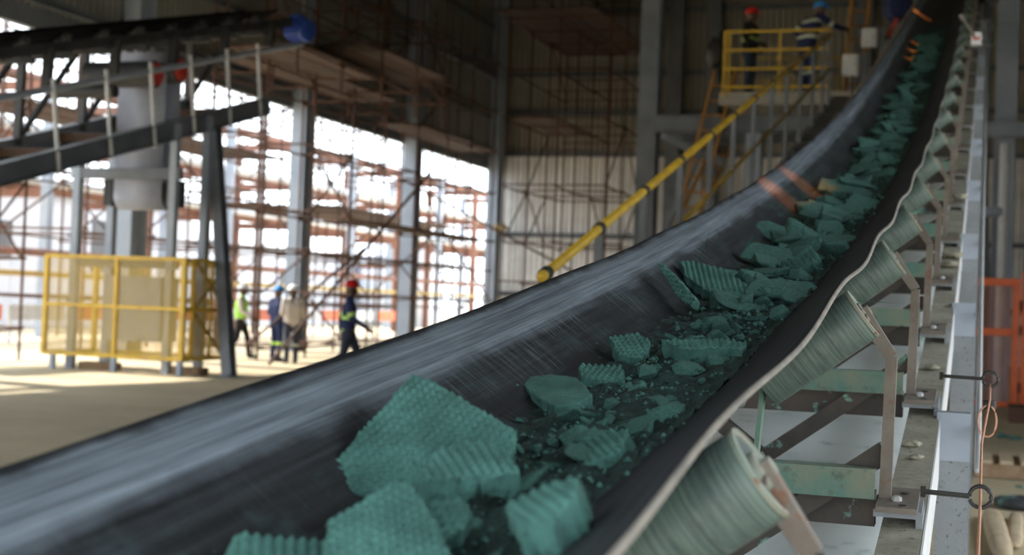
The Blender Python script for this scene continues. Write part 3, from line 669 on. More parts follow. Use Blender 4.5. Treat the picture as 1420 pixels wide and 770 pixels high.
for i in range(420):  # extra crumbs added to break up the orange spots of light
    s = r3.uniform(6.8, 8.6); t = r3.uniform(-.31, -.12); r = .0015+.006*r3.random()**2; p = belt_pt(t, s)+V((0, 0, r*.4)); a = r3.uniform(0, 6); e = V((math.cos(a), math.sin(a), 0))*r; g = V((-e.y, e.x, 0))
    m.add([p+e, p+g, p-e*.9, p-g*1.1, p+V((0, 0, r*.8)), p-V((0, 0, r*.6))], [(0,1,4),(1,2,4),(2,3,4),(3,0,4),(1,0,5),(2,1,5),(3,2,5),(0,3,5)])
cr = m.build('loose_crumbs', M['cake']); tag(cr, 'loose green crumbs scattered over the belt', 'crumbs', kind='stuff')
# ------------------------------------------------------------------ stair and handrail along the conveyor
UH = -2.6
def zrail(s): return 1.70+(s-8.59)*.284
stair = thing('walkway_handrail', 'yellow two-rail handrail on grey posts rising beside the conveyor to the platform', 'handrail', (UH, 8.6, .6))
r_ = MB().tube((UH, 8.5, zrail(8.5)), (UH, 25.4, zrail(25.4)), .034, 12).build('top_rail', M['yellow'], stair, smooth=True)
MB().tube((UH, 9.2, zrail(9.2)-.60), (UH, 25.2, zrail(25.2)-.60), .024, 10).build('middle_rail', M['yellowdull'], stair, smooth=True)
for s in (8.59, 9.87, 11.25, 12.66, 14.1, 15.45, 16.85, 18.3, 19.7, 21.2, 22.75, 24.2, 25.2):
    po = bar('post', (UH, s, zrail(s)-1.25), (UH, s, zrail(s)-.02), .05, .05, M['steel'], stair, (0, 1, 0))
    MB().tube((UH, s-.035, zrail(s-.035)), (UH, s+.035, zrail(s+.035)), .046, 12).build('clamp', M['dark'], stair, smooth=True)
walk = thing('walkway', 'sloping grey walkway between the conveyor and the yellow handrail', 'walkway', (-2.1, 8.5, 0))
for u in (-2.62, -1.62):
    bar('walkway_stringer', (u, 7.5, zrail(7.5)-1.36), (u, 26.6, zrail(26.6)-1.36), .07, .22, M['steel'], walk, (0, 0, 1))
for i in range(44):
    s = 7.7+i*.43; bar('tread', (-2.58, s, zrail(s)-1.24), (-1.66, s, zrail(s)-1.24), .30, .035, M['dark'], walk, (0, 0, 1))
for s in (11, 15.5, 20, 24.5):
    for u in (-2.62, -1.62): bar('trestle_post', (u, s, 0), (u, s, zrail(s)-1.46), .09, .09, M['steel'], walk, (0, 1, 0))
# ------------------------------------------------------------------ platform at the top of the stair
PS, PZ = 28.0, 5.82
plat = thing('platform', 'raised platform with yellow guard rails beside the top of the conveyor', 'platform', (-3.9, PS, PZ))
MB().box((-5.0, PS, PZ-.10), (-2.3, PS+2.2, PZ)).build('deck', M['concrete'], plat)
MB().box((-5.02, PS-.03, PZ-.22), (-2.3, PS, PZ+.04)).build('kick_plate', M['concrete'], plat)
ibeam('support_beam', (-6.35, PS+.2, PZ-.56), (-1.9, PS+.2, PZ-.56), .34, .2, M['steel'], plat)
ibeam('support_beam', (-6.35, PS+2.0, PZ-.56), (-1.9, PS+2.0, PZ-.56), .34, .2, M['steel'], plat)
MB().prism([(-.08, -.08), (.08, -.08), (.08, .08), (-.08, .08)], (-6.2, PS+.2, PZ-.8), (-4.9, PS+.2, PZ-1.35), V((0, 1, 0)), V((.4, 0, .9))).build('bracket', M['steel'], plat)
bar('platform_post', (-4.35, PS+.4, 0), (-4.35, PS+.4, PZ-.7), .30, .30, M['column'], plat, (0, 1, 0))
bar('platform_brace', (-6.1, PS+.4, 3.2), (-5.3, PS+.4, PZ-.75), .14, .1, M['steel'], plat, (0, 1, 0))
guard = thing('guard_rail', 'yellow guard rail in front of the two workers on the platform', 'railing', (-3.9, PS, PZ))
for u, r in ((-4.93, .055), (-4.84, .035), (-3.85, .035), (-2.9, .035)): bar('post', (u, PS-.02, PZ-.05 if r > .05 else PZ), (u, PS-.02, PZ+1.26), r, r, M['yellow'], guard, (0, 1, 0))
for z in (1.24, .87, .50, .14): bar('rail', (-4.93, PS-.02, PZ+z), (-2.9, PS-.02, PZ+z), .045, .045, M['yellow'], guard, (0, 0, 1))
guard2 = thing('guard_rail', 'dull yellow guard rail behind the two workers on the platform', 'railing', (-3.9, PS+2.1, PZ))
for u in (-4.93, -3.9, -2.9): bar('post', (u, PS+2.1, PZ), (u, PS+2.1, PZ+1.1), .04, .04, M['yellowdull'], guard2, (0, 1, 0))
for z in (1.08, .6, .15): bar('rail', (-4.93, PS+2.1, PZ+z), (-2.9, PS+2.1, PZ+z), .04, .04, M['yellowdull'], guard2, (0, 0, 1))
# ladder down the left of the platform, and one rising behind the boxes
def ladder(label, p, q, width, side, mat):
    p = V(p); q = V(q); root = thing('ladder', label, 'ladder', p); sd = V(side)*width/2; L = (q-p).length
    for k in (-1, 1): bar('stile', p+sd*k, q+sd*k, .07, .05, mat, root, side)
    n = int(L/.3)
    for i in range(1, n): tube('rung', p+(q-p)*(i/n)-sd, p+(q-p)*(i/n)+sd, .018, mat, root)
M['amber'] = paint('amber_paint', (.42,.20,.03), (.3,.14,.03), 5, rough=.5)
a = atY(955, 300, 28.3); b = atY(1006, 98, 28.3)
ladder('worn orange-yellow ladder leaning against the left end of the platform', (a.x, 27.4, a.z-.8), (b.x, 28.3, b.z), .42, (1, 0, 0), M['amber'])
a = atY(975, 290, 31); b = atY(1012, 180, 31)
ladder('worn orange ladder in the gloom under the platform', (a.x, 30, a.z), (b.x, 31, b.z), .42, (1, 0, 0), M['amber'])
a = atY(1184, 70, 30); b = atY(1196, -40, 30)
ladder('orange ladder rising behind the white junction boxes', (a.x, 30, a.z-1), (b.x, 30.6, b.z+.8), .42, (.8, .5, 0), M['amber'])
# junction boxes
def jbox(label, x0, y0, x1, y1, s, pole):
    a = atY(x0, y0, s); b = atY(x1, y1, s); root = thing('junction_box', label, 'box', ((a.x+b.x)/2, s, b.z))
    bm = bmesh.new(); bmesh.ops.create_cube(bm, size=1)
    for v in bm.verts: v.co = V(((a.x+b.x)/2+v.co.x*(b.x-a.x), s+.08+v.co.y*.16, (a.z+b.z)/2+v.co.z*abs(a.z-b.z)))
    bmesh.ops.bevel(bm, geom=bm.edges[:], offset=.015, segments=2, affect='EDGES')
    mesh('enclosure', [v.co.copy() for v in bm.verts], [[v.index for v in f.verts] for f in bm.faces], M['white'], root); bm.free()
    MB().box((a.x+.03, s-.012, b.z+.03), (b.x-.03, s-.001, a.z-.03)).build('door', M['white'], root)
    MB().tube((b.x-.05, s-.03, (a.z+b.z)/2), (b.x-.05, s-.012, (a.z+b.z)/2), .012, 8).build('latch', M['dark'], root)
    tube('cable', ((a.x+b.x)/2+.04, s+.08, b.z-.5), ((a.x+b.x)/2+.04, s+.08, b.z), .015, M['dark'], root)
    bar('stand', (b.x+.08, s+.1, pole), (b.x+.08, s+.1, a.z+.02), .08, .08, M['steel'], root, (0, 1, 0))
jbox('white junction box lower down, just right of the guard rail', 1168, 75, 1190, 104, 24.5, 3.2)
jbox('white junction box higher up, nearer to the conveyor', 1195, 39, 1216, 64, 26, 3.6)
a = atY(1150, 60, 27.2)
# blue motor at the head and the red handle
def motor(label, c, r, L, d, mat):
    root = thing('electric_motor', label, 'motor', V(c)-V((0, 0, r))); d = V(d).normalized()
    MB().lathe([(r*.5, 0), (r*.85, .02), (r*.95, L*.12), (r*.95, L*.8), (r, L*.8), (r, L*.95), (r*.7, L)], c, d, 28).build('body', mat, root, smooth=True)
    for k in range(16):
        ex, ey, _ = frame(d); an = k*6.28319/16; o = ex*math.cos(an)+ey*math.sin(an)
        bar('fin', V(c)+d*L*.14+o*r*.98, V(c)+d*L*.78+o*r*.98, .012, .05*r/.2, mat, root, o)
    ex, ey, _ = frame(d); MB().box(V(c)+d*L*.4+V((-.1*r/.2, -.1*r/.2, r*.9)), V(c)+d*L*.4+V((.1*r/.2, .1*r/.2, r*1.35))).build('terminal_box', mat, root)
p = atY(1240, 16, 27); motor('dark blue rounded motor at the top beside the belt', p, .24, .5, (.3, -1, 0), M['navy'])
hd = thing('red_lever', 'slim red lever arm standing up beside the top of the belt', 'lever', atY(1233, 50, 26.4))
bar('arm', atY(1231, 52, 26.4), atY(1244, 26, 26.4), .06, .05, M['red'], hd); bar('stand', (atY(1231, 52, 26.4).x, 26.45, 0), (atY(1231, 52, 26.4).x, 26.45, atY(1231, 52, 26.4).z), .06, .06, M['steel'], hd, (0, 1, 0)); tube('pivot', atY(1231, 52, 26.4)-V((.1, 0, 0)), atY(1231, 52, 26.4)+V((.1, 0, 0)), .03, M['dark'], hd)
bk = thing('backpack', 'black bag hanging at the left end of the platform rail', 'bag', atY(993, 92, 28.05))
bm = bmesh.new(); bmesh.ops.create_icosphere(bm, subdivisions=3, radius=1)
c = atY(992, 74, 28.1)
for v in bm.verts: q = v.co.copy(); v.co = c+V((q.x*.20, q.y*.16, q.z*.30))*(1+.18*mnoise.noise(q*2.2))
mesh('bag_body', [v.co.copy() for v in bm.verts], [[v.index for v in f.verts] for f in bm.faces], M['black'], bk, True); bm.free()
MB().sweep([c+V((.02, -.02, .26)), c+V((.10, -.02, .42)), c+V((.19, -.02, .50)), c+V((.2, 0, .30))], .02, 6).build('strap', M['black'], bk, smooth=True)
# limit-switch gadget near the top of the right side
sw = thing('belt_switch', 'pale belt-drift switch with a rusty lever on the right of the conveyor', 'switch', atY(1352, 60, 15.2))
a = atY(1347, 45, 15.2); b = atY(1361, 62, 15.2)
MB().box((a.x, 15.2, b.z), (b.x, 15.3, a.z)).build('housing', M['white'], sw); MB().box((a.x+.02, 15.19, (a.z+b.z)/2-.012), (b.x-.02, 15.2, (a.z+b.z)/2+.012)).build('marking', M['red'], sw)
tube('lever', atY(1334, 24, 15.0), atY(1351, 50, 15.2), .016, M['strap'], sw)
tube('roller_tip', atY(1332, 20, 14.98), atY(1336, 28, 15.0), .024, M['strap'], sw)
MB().sweep([atY(1361, 56, 15.3), atY(1368, 66, 15.3), atY(1376, 60, 15.3), atY(1376, 40, 15.4), atY(1372, 25, 15.4)], .014, 6).build('cable', M['dark'], sw, smooth=True)
# ------------------------------------------------------------------ the second conveyor, high on the left
UN, UF = -14.0, -15.7                                     # near and far side of its gantry
g_top = lambda s: 5.02+.252*(s-18)
g_mid = lambda s: 4.38+.272*(s-18)
g_low = lambda s: 3.22+.270*(s-18)
gan = thing('conveyor_gantry', 'dark inclined conveyor gantry crossing the upper left under the roof', 'conveyor', (-14.85, 20, 3))
S0, S1 = 12.5, 27.2
for u in (UN-.1, -15.3):
    ibeam('top_stringer', (u, S0, g_top(S0)), (u, S1, g_top(S1)), .16, .12, M['dark'], gan)
tube('handrail', (UN+.1, S0, g_mid(S0)), (UN+.1, S1+.1, g_mid(S1)), .055, M['column'], gan)
ibeam('lower_chord', (UN+.1, S0, g_low(S0)), (UN+.1, 26.0, g_low(26.0)), .34, .2, M['steel'], gan)
ibeam('lower_chord', (UF, S0, g_low(S0)), (UF, 26.0, g_low(26.0)), .34, .2, M['steel'], gan)
for i in range(8):
    s = 13+i*1.7; bar('cross_tie', (UN, s, g_low(s)), (UF, s, g_low(s)), .12, .14, M['plank'], gan, (0, -.26, 1))
for s in (13.6, 15.4, 17.2, 18.9, 20.3, 21.6, 22.9, 24.2, 25.4):
    tube('rail_post', (UN+.16, s-.12, g_mid(s)+.12), (UN+.16, s+.14, g_low(s)-.18), .035, M['white'], gan)
for s in (13.2, 15.0, 16.8, 18.6, 20.4, 22.2, 24.0, 25.8):
    bar('web_post', (UF, s, g_low(s)), (UF, s+.05, g_top(s)), .14, .1, M['dark'], gan, (0, 1, 0))
    bar('web_brace', (UF, s, g_low(s)+.1), (UF, s+1.75, g_top(s+1.75)-.1), .09, .07, M['dark'], gan, (1, 0, 0))
    bar('web_post', (UN-.05, s+.3, g_mid(s+.3)), (UN-.05, s+.35, g_top(s+.35)), .16, .1, M['dark'], gan, (0, 1, 0))
for i in range(13):                                       # idlers of the second belt
    s = 13.4+i*1.05; z = g_top(s)+.12
    idl = bar('idler', (UN-.1, s, z-.30), (-15.3, s, z-.30), .07, .08, M['dark'], gan, (0, 0, 1))
    for sg in (1, -1):
        c = V((-14.85+sg*.22, s, z-.22)); tube('roller', c, c+V((sg*.36, 0, .25)), .08, M['dark'], idl)
        bar('strap', (-14.85+sg*.62, s, z-.34), (-14.85+sg*.60, s, z+.06), .10, .05, M['dark'], idl, (0, 1, 0))
    tube('roller', (-15.05, s, z-.24), (-14.65, s, z-.24), .08, M['dark'], idl)
m = MB(); vs = []; fs = []
for k in range(2):
    s = S0 if k == 0 else S1; z = g_top(s)+.16
    vs += [V((-14.85+x, s, z+dz)) for x, dz in ((-.42, .12), (-.2, -.02), (.2, -.02), (.42, .12), (.42, .10), (.2, -.04), (-.2, -.04), (-.42, .10))]
mesh('gantry_belt', vs, [(i, (i+1) % 8, (i+1) % 8+8, i+8) for i in range(8)]+[tuple(range(8)), tuple(range(8, 16))], M['matblack'], gan)
tube('return_roller', (UN-.2, 21.0, g_mid(21)-.3), (UF+.2, 21.0, g_mid(21)-.3), .12, M['dark'], gan)
# bend pulleys with red ends
for (px, py, s) in ((218, 103, 22.3), (252, 97, 23.4)):
    c = atX(px, py, UN-.12); pu = MB().lathe([(.10, 0), (.24, 0), (.24, 1.4), (.10, 1.4)], V((UF+.15, c.y, c.z)), V((1, 0, 0)), 24).build('bend_pulley', M['dark'], gan)
    MB().lathe([(.05, 0), (.20, 0), (.20, .05), (.12, .07), (.05, .07)], V((UF+.15+1.4, c.y, c.z)), V((1, 0, 0)), 24).build('pulley_end', M['red'], pu)
# gravity take-up: the belt hangs down in a loop round a weighted pulley
tk = thing('take_up', 'grey-violet belt loop hanging in a steel frame above the yellow cage', 'take-up', (-14.85, 23, 0))
ub, sb_, zb = (-15.32, -14.3), 23.0, 3.25
m = MB(); lo = []
for i in range(15): a = math.pi+math.pi*i/14; lo.append((sb_+.25*math.cos(a), zb+.25*math.sin(a)))
prof = [(sb_-.25, 5.9)]+lo+[(sb_+.25, 5.9)]
vs = []; fs = []
for k, (y, z) in enumerate(prof):
    d = V((0, y-sb_, min(0, z-zb))); d = d.normalized()*.014
    vs += [V((ub[0], y, z)), V((ub[1], y, z)), V((ub[0], y, z))+d, V((ub[1], y, z))+d]
for k in range(len(prof)-1):
    A = 4*k; B = A+4; fs += [(A, B, B+1, A+1), (A+2, A+3, B+3, B+2), (A, A+2, B+2, B), (A+1, B+1, B+3, A+3)]
mesh('belt_loop', vs, fs, M['takeup'], tk, True)
pu = MB().lathe([(.06, -.12), (.06, 0), (.235, 0), (.235, 1.04), (.06, 1.04), (.06, 1.2)], V((ub[0]-.01, sb_, zb)), V((1, 0, 0)), 24).build('take_up_pulley', M['dark'], tk)
for x, sg in ((ub[1]+.03, 1), (ub[0]-.09, -1)): MB().lathe([(.06, 0), (.17, 0), (.17, .06), (.06, .06)], V((x+.05, sb_, zb)), V((1, 0, 0)), 20).build('red_bearing', M['red'], pu)
for px in (131, 262):
    u = atY(px, 250, 23.0).x
    for s in (22.5, 23.6): bar('frame_post', (u, s, 0), (u, s, g_low(s)+.1), .14, .14, M['column'], tk, (0, 1, 0))
for z in (3.62, 2.0): bar('cross_beam', (-16.0, 22.5, z), (-13.75, 22.5, z), .12, .20, M['steel'], tk, (0, 0, 1))
for sg in (-1, 1): MB().box((-14.83+sg*.66-.09, 22.8, zb-.2), (-14.83+sg*.66+.09, 23.2, zb+.3)).build('bearing_block', M['dark'], tk)
MB().box((-15.4, 22.7, .55), (-14.2, 23.3, 1.75)).build('counterweight', M['column'], tk)
for sg in (-1, 1): tube('hanger', (-14.83+sg*.6, 23, 1.75), (-14.83+sg*.6, 23, zb-.2), .03, M['dark'], tk)
lean = thing('raking_leg', 'dark raking leg of the gantry standing right of the yellow cage', 'support', (atY(318, 522, 22.6).x, 22.6, 0))
a = atY(318, 521, 22.6); b = atY(297, 172, 24.2); c = atY(310, 517, 23.4)
ibeam('leg', (a.x, 22.6, 0), b, .22, .2, M['steel'], lean, (0, 1, 0)); ibeam('leg', (c.x-.35, 24.2, 0), b-V((.1, -.3, 0)), .12, .12, M['dark'], lean, (0, 1, 0))
MB().box((a.x-.2, 22.4, 0), (a.x+.2, 22.8, .02)).build('base_plate', M['steel'], lean)
p = atX(402, 42, -14.4); motor('bright blue drive motor at the upper end of the left gantry', p, .24, .6, (1, -.35, -.1), M['blue'])
# ------------------------------------------------------------------ yellow guard cage on the floor
cg = thing('guard_cage', 'yellow mesh guard cage standing on short feet under the hanging belt', 'cage', (-14.9, 23.5, 0))
cu0, cu1, cs0, cs1, cz0, cz1 = -16.3, -13.42, 22.2, 23.75, .26, 2.1
tu = .085
for u in (cu0, cu1, cu0+1.5):
    bar('post', (u, cs0, cz0), (u, cs0, cz1), tu if u != cu0+1.5 else .06, tu, M['yellow'], cg, (0, 1, 0))
for u in (cu0, cu1): bar('post', (u, cs1, cz0), (u, cs1, cz1), tu, tu, M['yellow'], cg, (0, 1, 0))
bar('post', (cu1+.02, cs0+.28, cz0), (cu1+.02, cs0+.28, cz1), .07, .07, M['yellow'], cg, (0, 1, 0))
for z in (cz0+.03, (cz0+cz1)/2+.0, cz1-.03):
    for s in (cs0, cs1): bar('rail', (cu0, s, z), (cu1, s, z), .07, .07, M['yellow'], cg, (0, 0, 1))
    for u in (cu0, cu1): bar('rail', (u, cs0, z), (u, cs1, z), .07, .07, M['yellow'], cg, (0, 0, 1))
bar('upright', (cu1+.01, (cs0+cs1)/2+.15, cz0), (cu1+.01, (cs0+cs1)/2+.15, cz1), .05, .05, M['yellow'], cg, (0, 1, 0))
for za, zb_ in ((cz0, 1.16), (1.16, cz1), (1.16, cz1)):
    pass
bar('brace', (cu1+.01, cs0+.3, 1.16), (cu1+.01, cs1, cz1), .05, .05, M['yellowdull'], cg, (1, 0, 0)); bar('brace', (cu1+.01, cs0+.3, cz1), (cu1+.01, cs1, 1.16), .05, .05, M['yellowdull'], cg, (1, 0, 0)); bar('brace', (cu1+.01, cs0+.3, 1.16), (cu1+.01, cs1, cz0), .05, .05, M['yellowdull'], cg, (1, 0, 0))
for k in range(2):
    for j in range(2):
        x0 = (cu0, cu0+1.5)[k]; x1 = (cu0+1.5, cu1)[k]; z0 = (cz0, 1.16)[j]; z1 = (1.16, cz1)[j]
        MB().box((x0+.03, cs0-.004, z0+.03), (x1-.03, cs0+.004, z1-.03)).build('mesh_panel', M['yellowmesh'], cg)
MB().box((cu0+.03, cs1-.004, cz0+.03), (cu1-.03, cs1+.004, cz1-.03)).build('mesh_panel', M['yellowmesh'], cg)
for u in (cu0, cu1): MB().box((u-.004, cs0+.03, cz0+.03), (u+.004, cs1-.03, cz1-.03)).build('mesh_panel', M['yellowmesh'], cg)
for u, s in ((cu0+.2, cs0), (cu0+1.5, cs0), (cu1-.02, cs0), (cu0+.2, cs1), (cu1, cs1)): bar('foot', (u, s, 0), (u, s, cz0), .09, .09, M['column'], cg, (0, 1, 0))
for u, lab in ((cu0+.9, 'old timber block under the left half of the yellow cage'), (cu1-.15, 'old timber block under the right corner of the yellow cage')):
    o = MB().box((u-.36, cs0+.3, 0), (u+.36, cs0+.62, .14)).build('timber_block', M['wood']); tag(o, lab, 'timber')
# ------------------------------------------------------------------ scaffolds
rs = random.Random(21)
def scaffold(label, us, ss_, levels, decks=(), z0=0., ztop=None, mat=None, r=.03, braces=14, skip=.12, name='scaffold'):
    mat = mat or M['rust']; root = thing(name, label, 'scaffold', (us[0], ss_[0], z0)); ztop = ztop or levels[-1]+1.1
    for u in us:
        for s in ss_:
            j = rs.uniform(-.05, .05); tube('standard', (u+j, s, z0), (u+j, s, ztop+rs.uniform(-.5, .7)), r, mat, root)
    for z in levels:
        for u in us:
            for a, b in zip(ss_, ss_[1:]):
                if rs.random() > skip: tube('ledger', (u, a-.12, z+rs.uniform(-.06, .06)), (u, b+.12, z+rs.uniform(-.06, .06)), r*.85, mat, root)
        for s in ss_:
            for a, b in zip(us, us[1:]):
                if rs.random() > skip: tube('transom', (a-.12, s, z+.05), (b+.12, s, z+.05), r*.85, mat, root)
    for k in range(braces):
        u = rs.choice(us); i = rs.randrange(len(ss_)-1); j = rs.randrange(len(levels)-1); a, b = (ss_[i], ss_[i+1]) if rs.random() < .5 else (ss_[i+1], ss_[i])
        tube('brace', (u+.04, a, levels[j]), (u+.04, b, levels[j+1]), r*.85, mat, root)
    for (ua, ub_, sa, sb2, z) in decks:
        n = max(2, int(round(abs(ub_-ua)/.24)))
        for k in range(n):
            u = ua+(ub_-ua)*(k+.5)/n; bar('deck_plank', (u, sa-rs.uniform(0, .3), z+rs.uniform(0, .03)), (u, sb2+rs.uniform(0, .3), z+rs.uniform(0, .03)), .22, .045, M['plank'], root, (0, 0, 1))
    return root
scaffold('rusty tube scaffold along the open side between the pale columns', [-17.1, -15.7], [29.3, 31.6, 33.9, 36.2, 38.5, 40.8, 43.1, 45.4], [.25, 1.55, 2.6, 3.55, 5.2, 6.6, 8.0, 9.6],
         decks=[(-17.0, -15.8, 36.2, 45.4, 3.6), (-17.0, -15.4, 29.5, 36.2, 7.0), (-17.0, -15.4, 34, 40.8, 8.1), (-17, -15.6, 38.5, 45.4, 6.65)], ztop=11.5, braces=22)
scaffold('rusty scaffold tower in the building corner against the corrugated wall', [-15.0, -13.3, -11.6], [44.5, 46.8, 49.1, 51.4], [.4, 2.2, 3.6, 5.4, 7.6, 9.2, 10.9, 12.4],
         decks=[(-14.9, -13.4, 44.6, 49.1, 7.7), (-15.2, -11.8, 43.5, 51.2, 11.0)], ztop=13.6, braces=14)
scaffold('rusty scaffold hung high under the roof behind the left gantry', [-16.0, -14.2], [27.8, 30.0, 32.2, 34.4, 36.6], [6.9, 7.6, 8.6, 9.9, 11.3], decks=[(-16, -14.1, 27.8, 32.0, 6.95), (-16, -14.1, 31.5, 36.4, 7.65)], z0=6.3, ztop=12.4, braces=8)
scaffold('thin scaffold outside the open side, left of the yellow cage', [-19.8, -18.4], [21.0, 22.6, 24.2], [.6, 2.0, 3.6, 5.2], ztop=6.4, braces=8, decks=[(-19.8, -18.2, 20.5, 24.4, 3.9)])
scaffold('dense scaffold outside, behind the pale columns', [-26.0, -23.5, -21.0], [30, 33, 36, 39, 42, 45, 48, 51, 54, 57], [1.2, 2.9, 4.6, 6.3, 8.0, 9.7], ztop=10.6, braces=46, r=.035, decks=[(-26, -23.6, 30, 45, 6.3), (-25.9, -21.1, 45, 57, 4.65)])
# long slanting poles in front
for (a, b, s, lab) in (((372, 520), (596, 240), 27.0, 'long dark pole slanting up in front of the pale columns'), ((340, 480), (505, 345), 27.5, 'rusty pole slanting behind the workers\' backs')):
    p = atY(*a, s); q = atY(*b, s+3.5); p.z = max(p.z, .03); o = tube('slanting_pole', p, q, .035, M['rust'], None); tag(o, lab, 'pole')
o = tube('slanting_pole', atY(560, 250, 41), atY(800, 380, 43.3), .035, M['rust'], None); tag(o, 'rusty pole slanting down towards the corrugated wall corner', 'pole')
# ------------------------------------------------------------------ outside the open side
def shed(label, x0, x1, y0, y1, h, mat, stripe=None, wins=()):
    root = thing('shed', label, 'building', ((x0+x1)/2, (y0+y1)/2, -.2))
    n = max(2, int((y1-y0)/3))
    MB().box((x0, y0, -.2), (x1, y1, h)).build('walls', mat, root)
    for k in range(n): MB().box((x1, y0+(y1-y0)*k/n+.02, -.1), (x1+.05, y0+(y1-y0)*(k+1)/n-.02, h-.1)).build('wall_panel', mat, root)
    MB().add([(x0-.3, y0-.3, h), (x1+.3, y0-.3, h), (x1+.3, y1+.3, h), (x0-.3, y1+.3, h), ((x0+x1)/2, y0-.3, h+1.2), ((x0+x1)/2, y1+.3, h+1.2)], [(0,1,4),(2,3,5),(1,2,5,4),(3,0,4,5),(0,3,2,1)]).build('roof', M['white'], root)
    for (y, z, wy, wz) in wins: MB().box((x1+.05, y-wy/2, z-wz/2), (x1+.12, y+wy/2, z+wz/2)).build('window', M['steel'], root)
shed('pale blue shed outside behind the high-visibility worker', -44, -36, 40, 60, 5.2, M['shed'], wins=[(52.5, 3.3, 1.2, 2.2), (46, 3.3, 1.2, 1.4)])
shed('pale shed far outside behind the walking worker', -46, -38, 66, 96, 4.2, M['shed'], wins=[(74, 2.4, 2, 1.2), (84, 2.4, 2, 1.2)])
rack = thing('pipe_rack', 'rusty pipe rack running outside the building', 'pipe rack', (-31, 30, -.2))
for s in range(22, 92, 6):
    for u in (-32.5, -29.5): bar('rack_post', (u, s, -.2), (u, s, 8.4), .3, .3, M['rustlight'] if (s//6) % 2 else M['column'], rack, (0, 1, 0))
    for z in (4.6, 6.4, 8.2): bar('rack_beam', (-32.6, s, z), (-29.4, s, z), .2, .28, M['rustlight'], rack, (0, 0, 1))
for z, u, r, mt in ((4.95, -32, .16, 'rustlight'), (4.95, -31, .22, 'rustlight'), (5.0, -30, .14, 'white'), (6.8, -31.5, .25, 'rustlight'), (6.75, -30.2, .18, 'white'), (8.6, -31, .2, 'rustlight'), (2.6, -29.3, .13, 'rustlight'), (1.9, -29.3, .1, 'yellowdull')):
    tube('pipe', (u, 18, z), (u, 92, z), r, M[mt], rack)
bar_ = thing('barrier', 'orange and white barrier boards along the yard outside', 'barrier', (-27, 28, -.2))
for i in range(13):
    s = 26+i*3; bar('board', (-27, s, .7), (-27, s+2.7, .7), .06, .45, M['orange'] if i % 2 == 0 else M['white'], bar_, (0, 0, 1)); bar('board_post', (-27, s+.1, -.2), (-27, s+.1, .95), .08, .08, M['white'], bar_, (0, 1, 0))
tkk = thing('storage_tank', 'pale round tank outside seen between scaffold tubes', 'tank', (-35.4, 84, -.2))
MB().lathe([(2.3, 0), (2.3, 5.6), (1.5, 6.2), (.3, 6.5)], V((-35.4, 84, -.2)), V((0, 0, 1)), 32).build('shell', M['shed'], tkk, smooth=True)
for z in (1.6, 3.4, 5.2): MB().lathe([(2.3, 0), (2.37, 0), (2.37, .15), (2.3, .15)], V((-35.4, 84, z)), V((0, 0, 1)), 32).build('hoop', M['rustlight'], tkk)
def bundle(label, px, py, s, w_, h_):
    c = atY(px, py, s); root = thing('cloth_bundle', label, 'bundle', c-V((0, 0, h_/2)))
    bm = bmesh.new(); bmesh.ops.create_icosphere(bm, subdivisions=3, radius=1)
    for v in bm.verts: q = v.co.copy(); v.co = c+V((q.x*w_/2, q.y*w_/3, q.z*h_/2))*(1+.15*mnoise.noise(q*2.5))
    mesh('cloth', [v.co.copy() for v in bm.verts], [[v.index for v in f.verts] for f in bm.faces], M['tarp'], root, True); bm.free()
    MB().sweep([c+V((0, math.cos(t)*w_/2.8, math.sin(t)*h_/1.9)) for t in [i*.3307 for i in range(20)]], .02, 6).build('tie', M['rust'], root)
bundle('sand-coloured bundle on the scaffold deck by the corrugated wall', 693, 316, 44.6, .55, .28)
bundle('sand-coloured bundle on the scaffold deck behind the middle pale column', 584, 322, 43.0, .6, .28)
# ------------------------------------------------------------------ far right: orange gate and what lies on the floor
gs = 25.2; ga = atY(1352, 570, gs); gb = atY(1405, 572, gs); gt = atY(1380, 386, gs)
gate = thing('mesh_gate', 'orange framed wire mesh gate standing beyond the conveyor legs', 'gate', (ga.x, gs, 0))
gx0, gx1, gz0, gz1 = ga.x-.35, gb.x, .08, gt.z
for u in (gx0, gx1): bar('gate_stile', (u, gs, gz0), (u, gs, gz1), .11, .06, M['orange'], gate, (0, 1, 0))
for z in (gz0+.06, gz0+(gz1-gz0)*.585, gz1-.06): bar('gate_rail', (gx0, gs, z), (gx1, gs, z), .06, .13 if z > gz0+.1 else .09, M['orange'], gate, (0, 0, 1))
MB().box((gx0+.05, gs-.003, gz0+.08), (gx1-.05, gs+.003, gz1-.08)).build('gate_mesh', M['orangemesh'], gate)
for k, z in enumerate((gz0+.35, gz0+1.3, gz1-.45)): MB().tube((gx1+.075, gs-.03, z-.09), (gx1+.075, gs-.03, z+.09), .03, 8).build('hinge', M['rust'], gate)
bar('hinge_post', (gx1+.14, gs, 0), (gx1+.14, gs, gz1+.12), .12, .08, M['orange'], gate, (0, 1, 0))
fen = thing('guard_fence', 'orange guard fence cut by the right edge of the photo', 'fence', (gx1+.3, gs+.1, 0))
for z in (gz0+(gz1-gz0)*.4, gz1-.2): bar('fence_rail', (gx1+.26, gs+.1, z), (gx1+1.8, gs+.1, z), .05, .09, M['orange'], fen, (0, 0, 1))
bar('fence_post', (gx1+1.8, gs+.1, 0), (gx1+1.8, gs+.1, gz1), .1, .1, M['orange'], fen, (0, 1, 0))
def floor_at(px, py, z=0.): d = ray(px, py); return CAM+d*((z-H)/d.z)
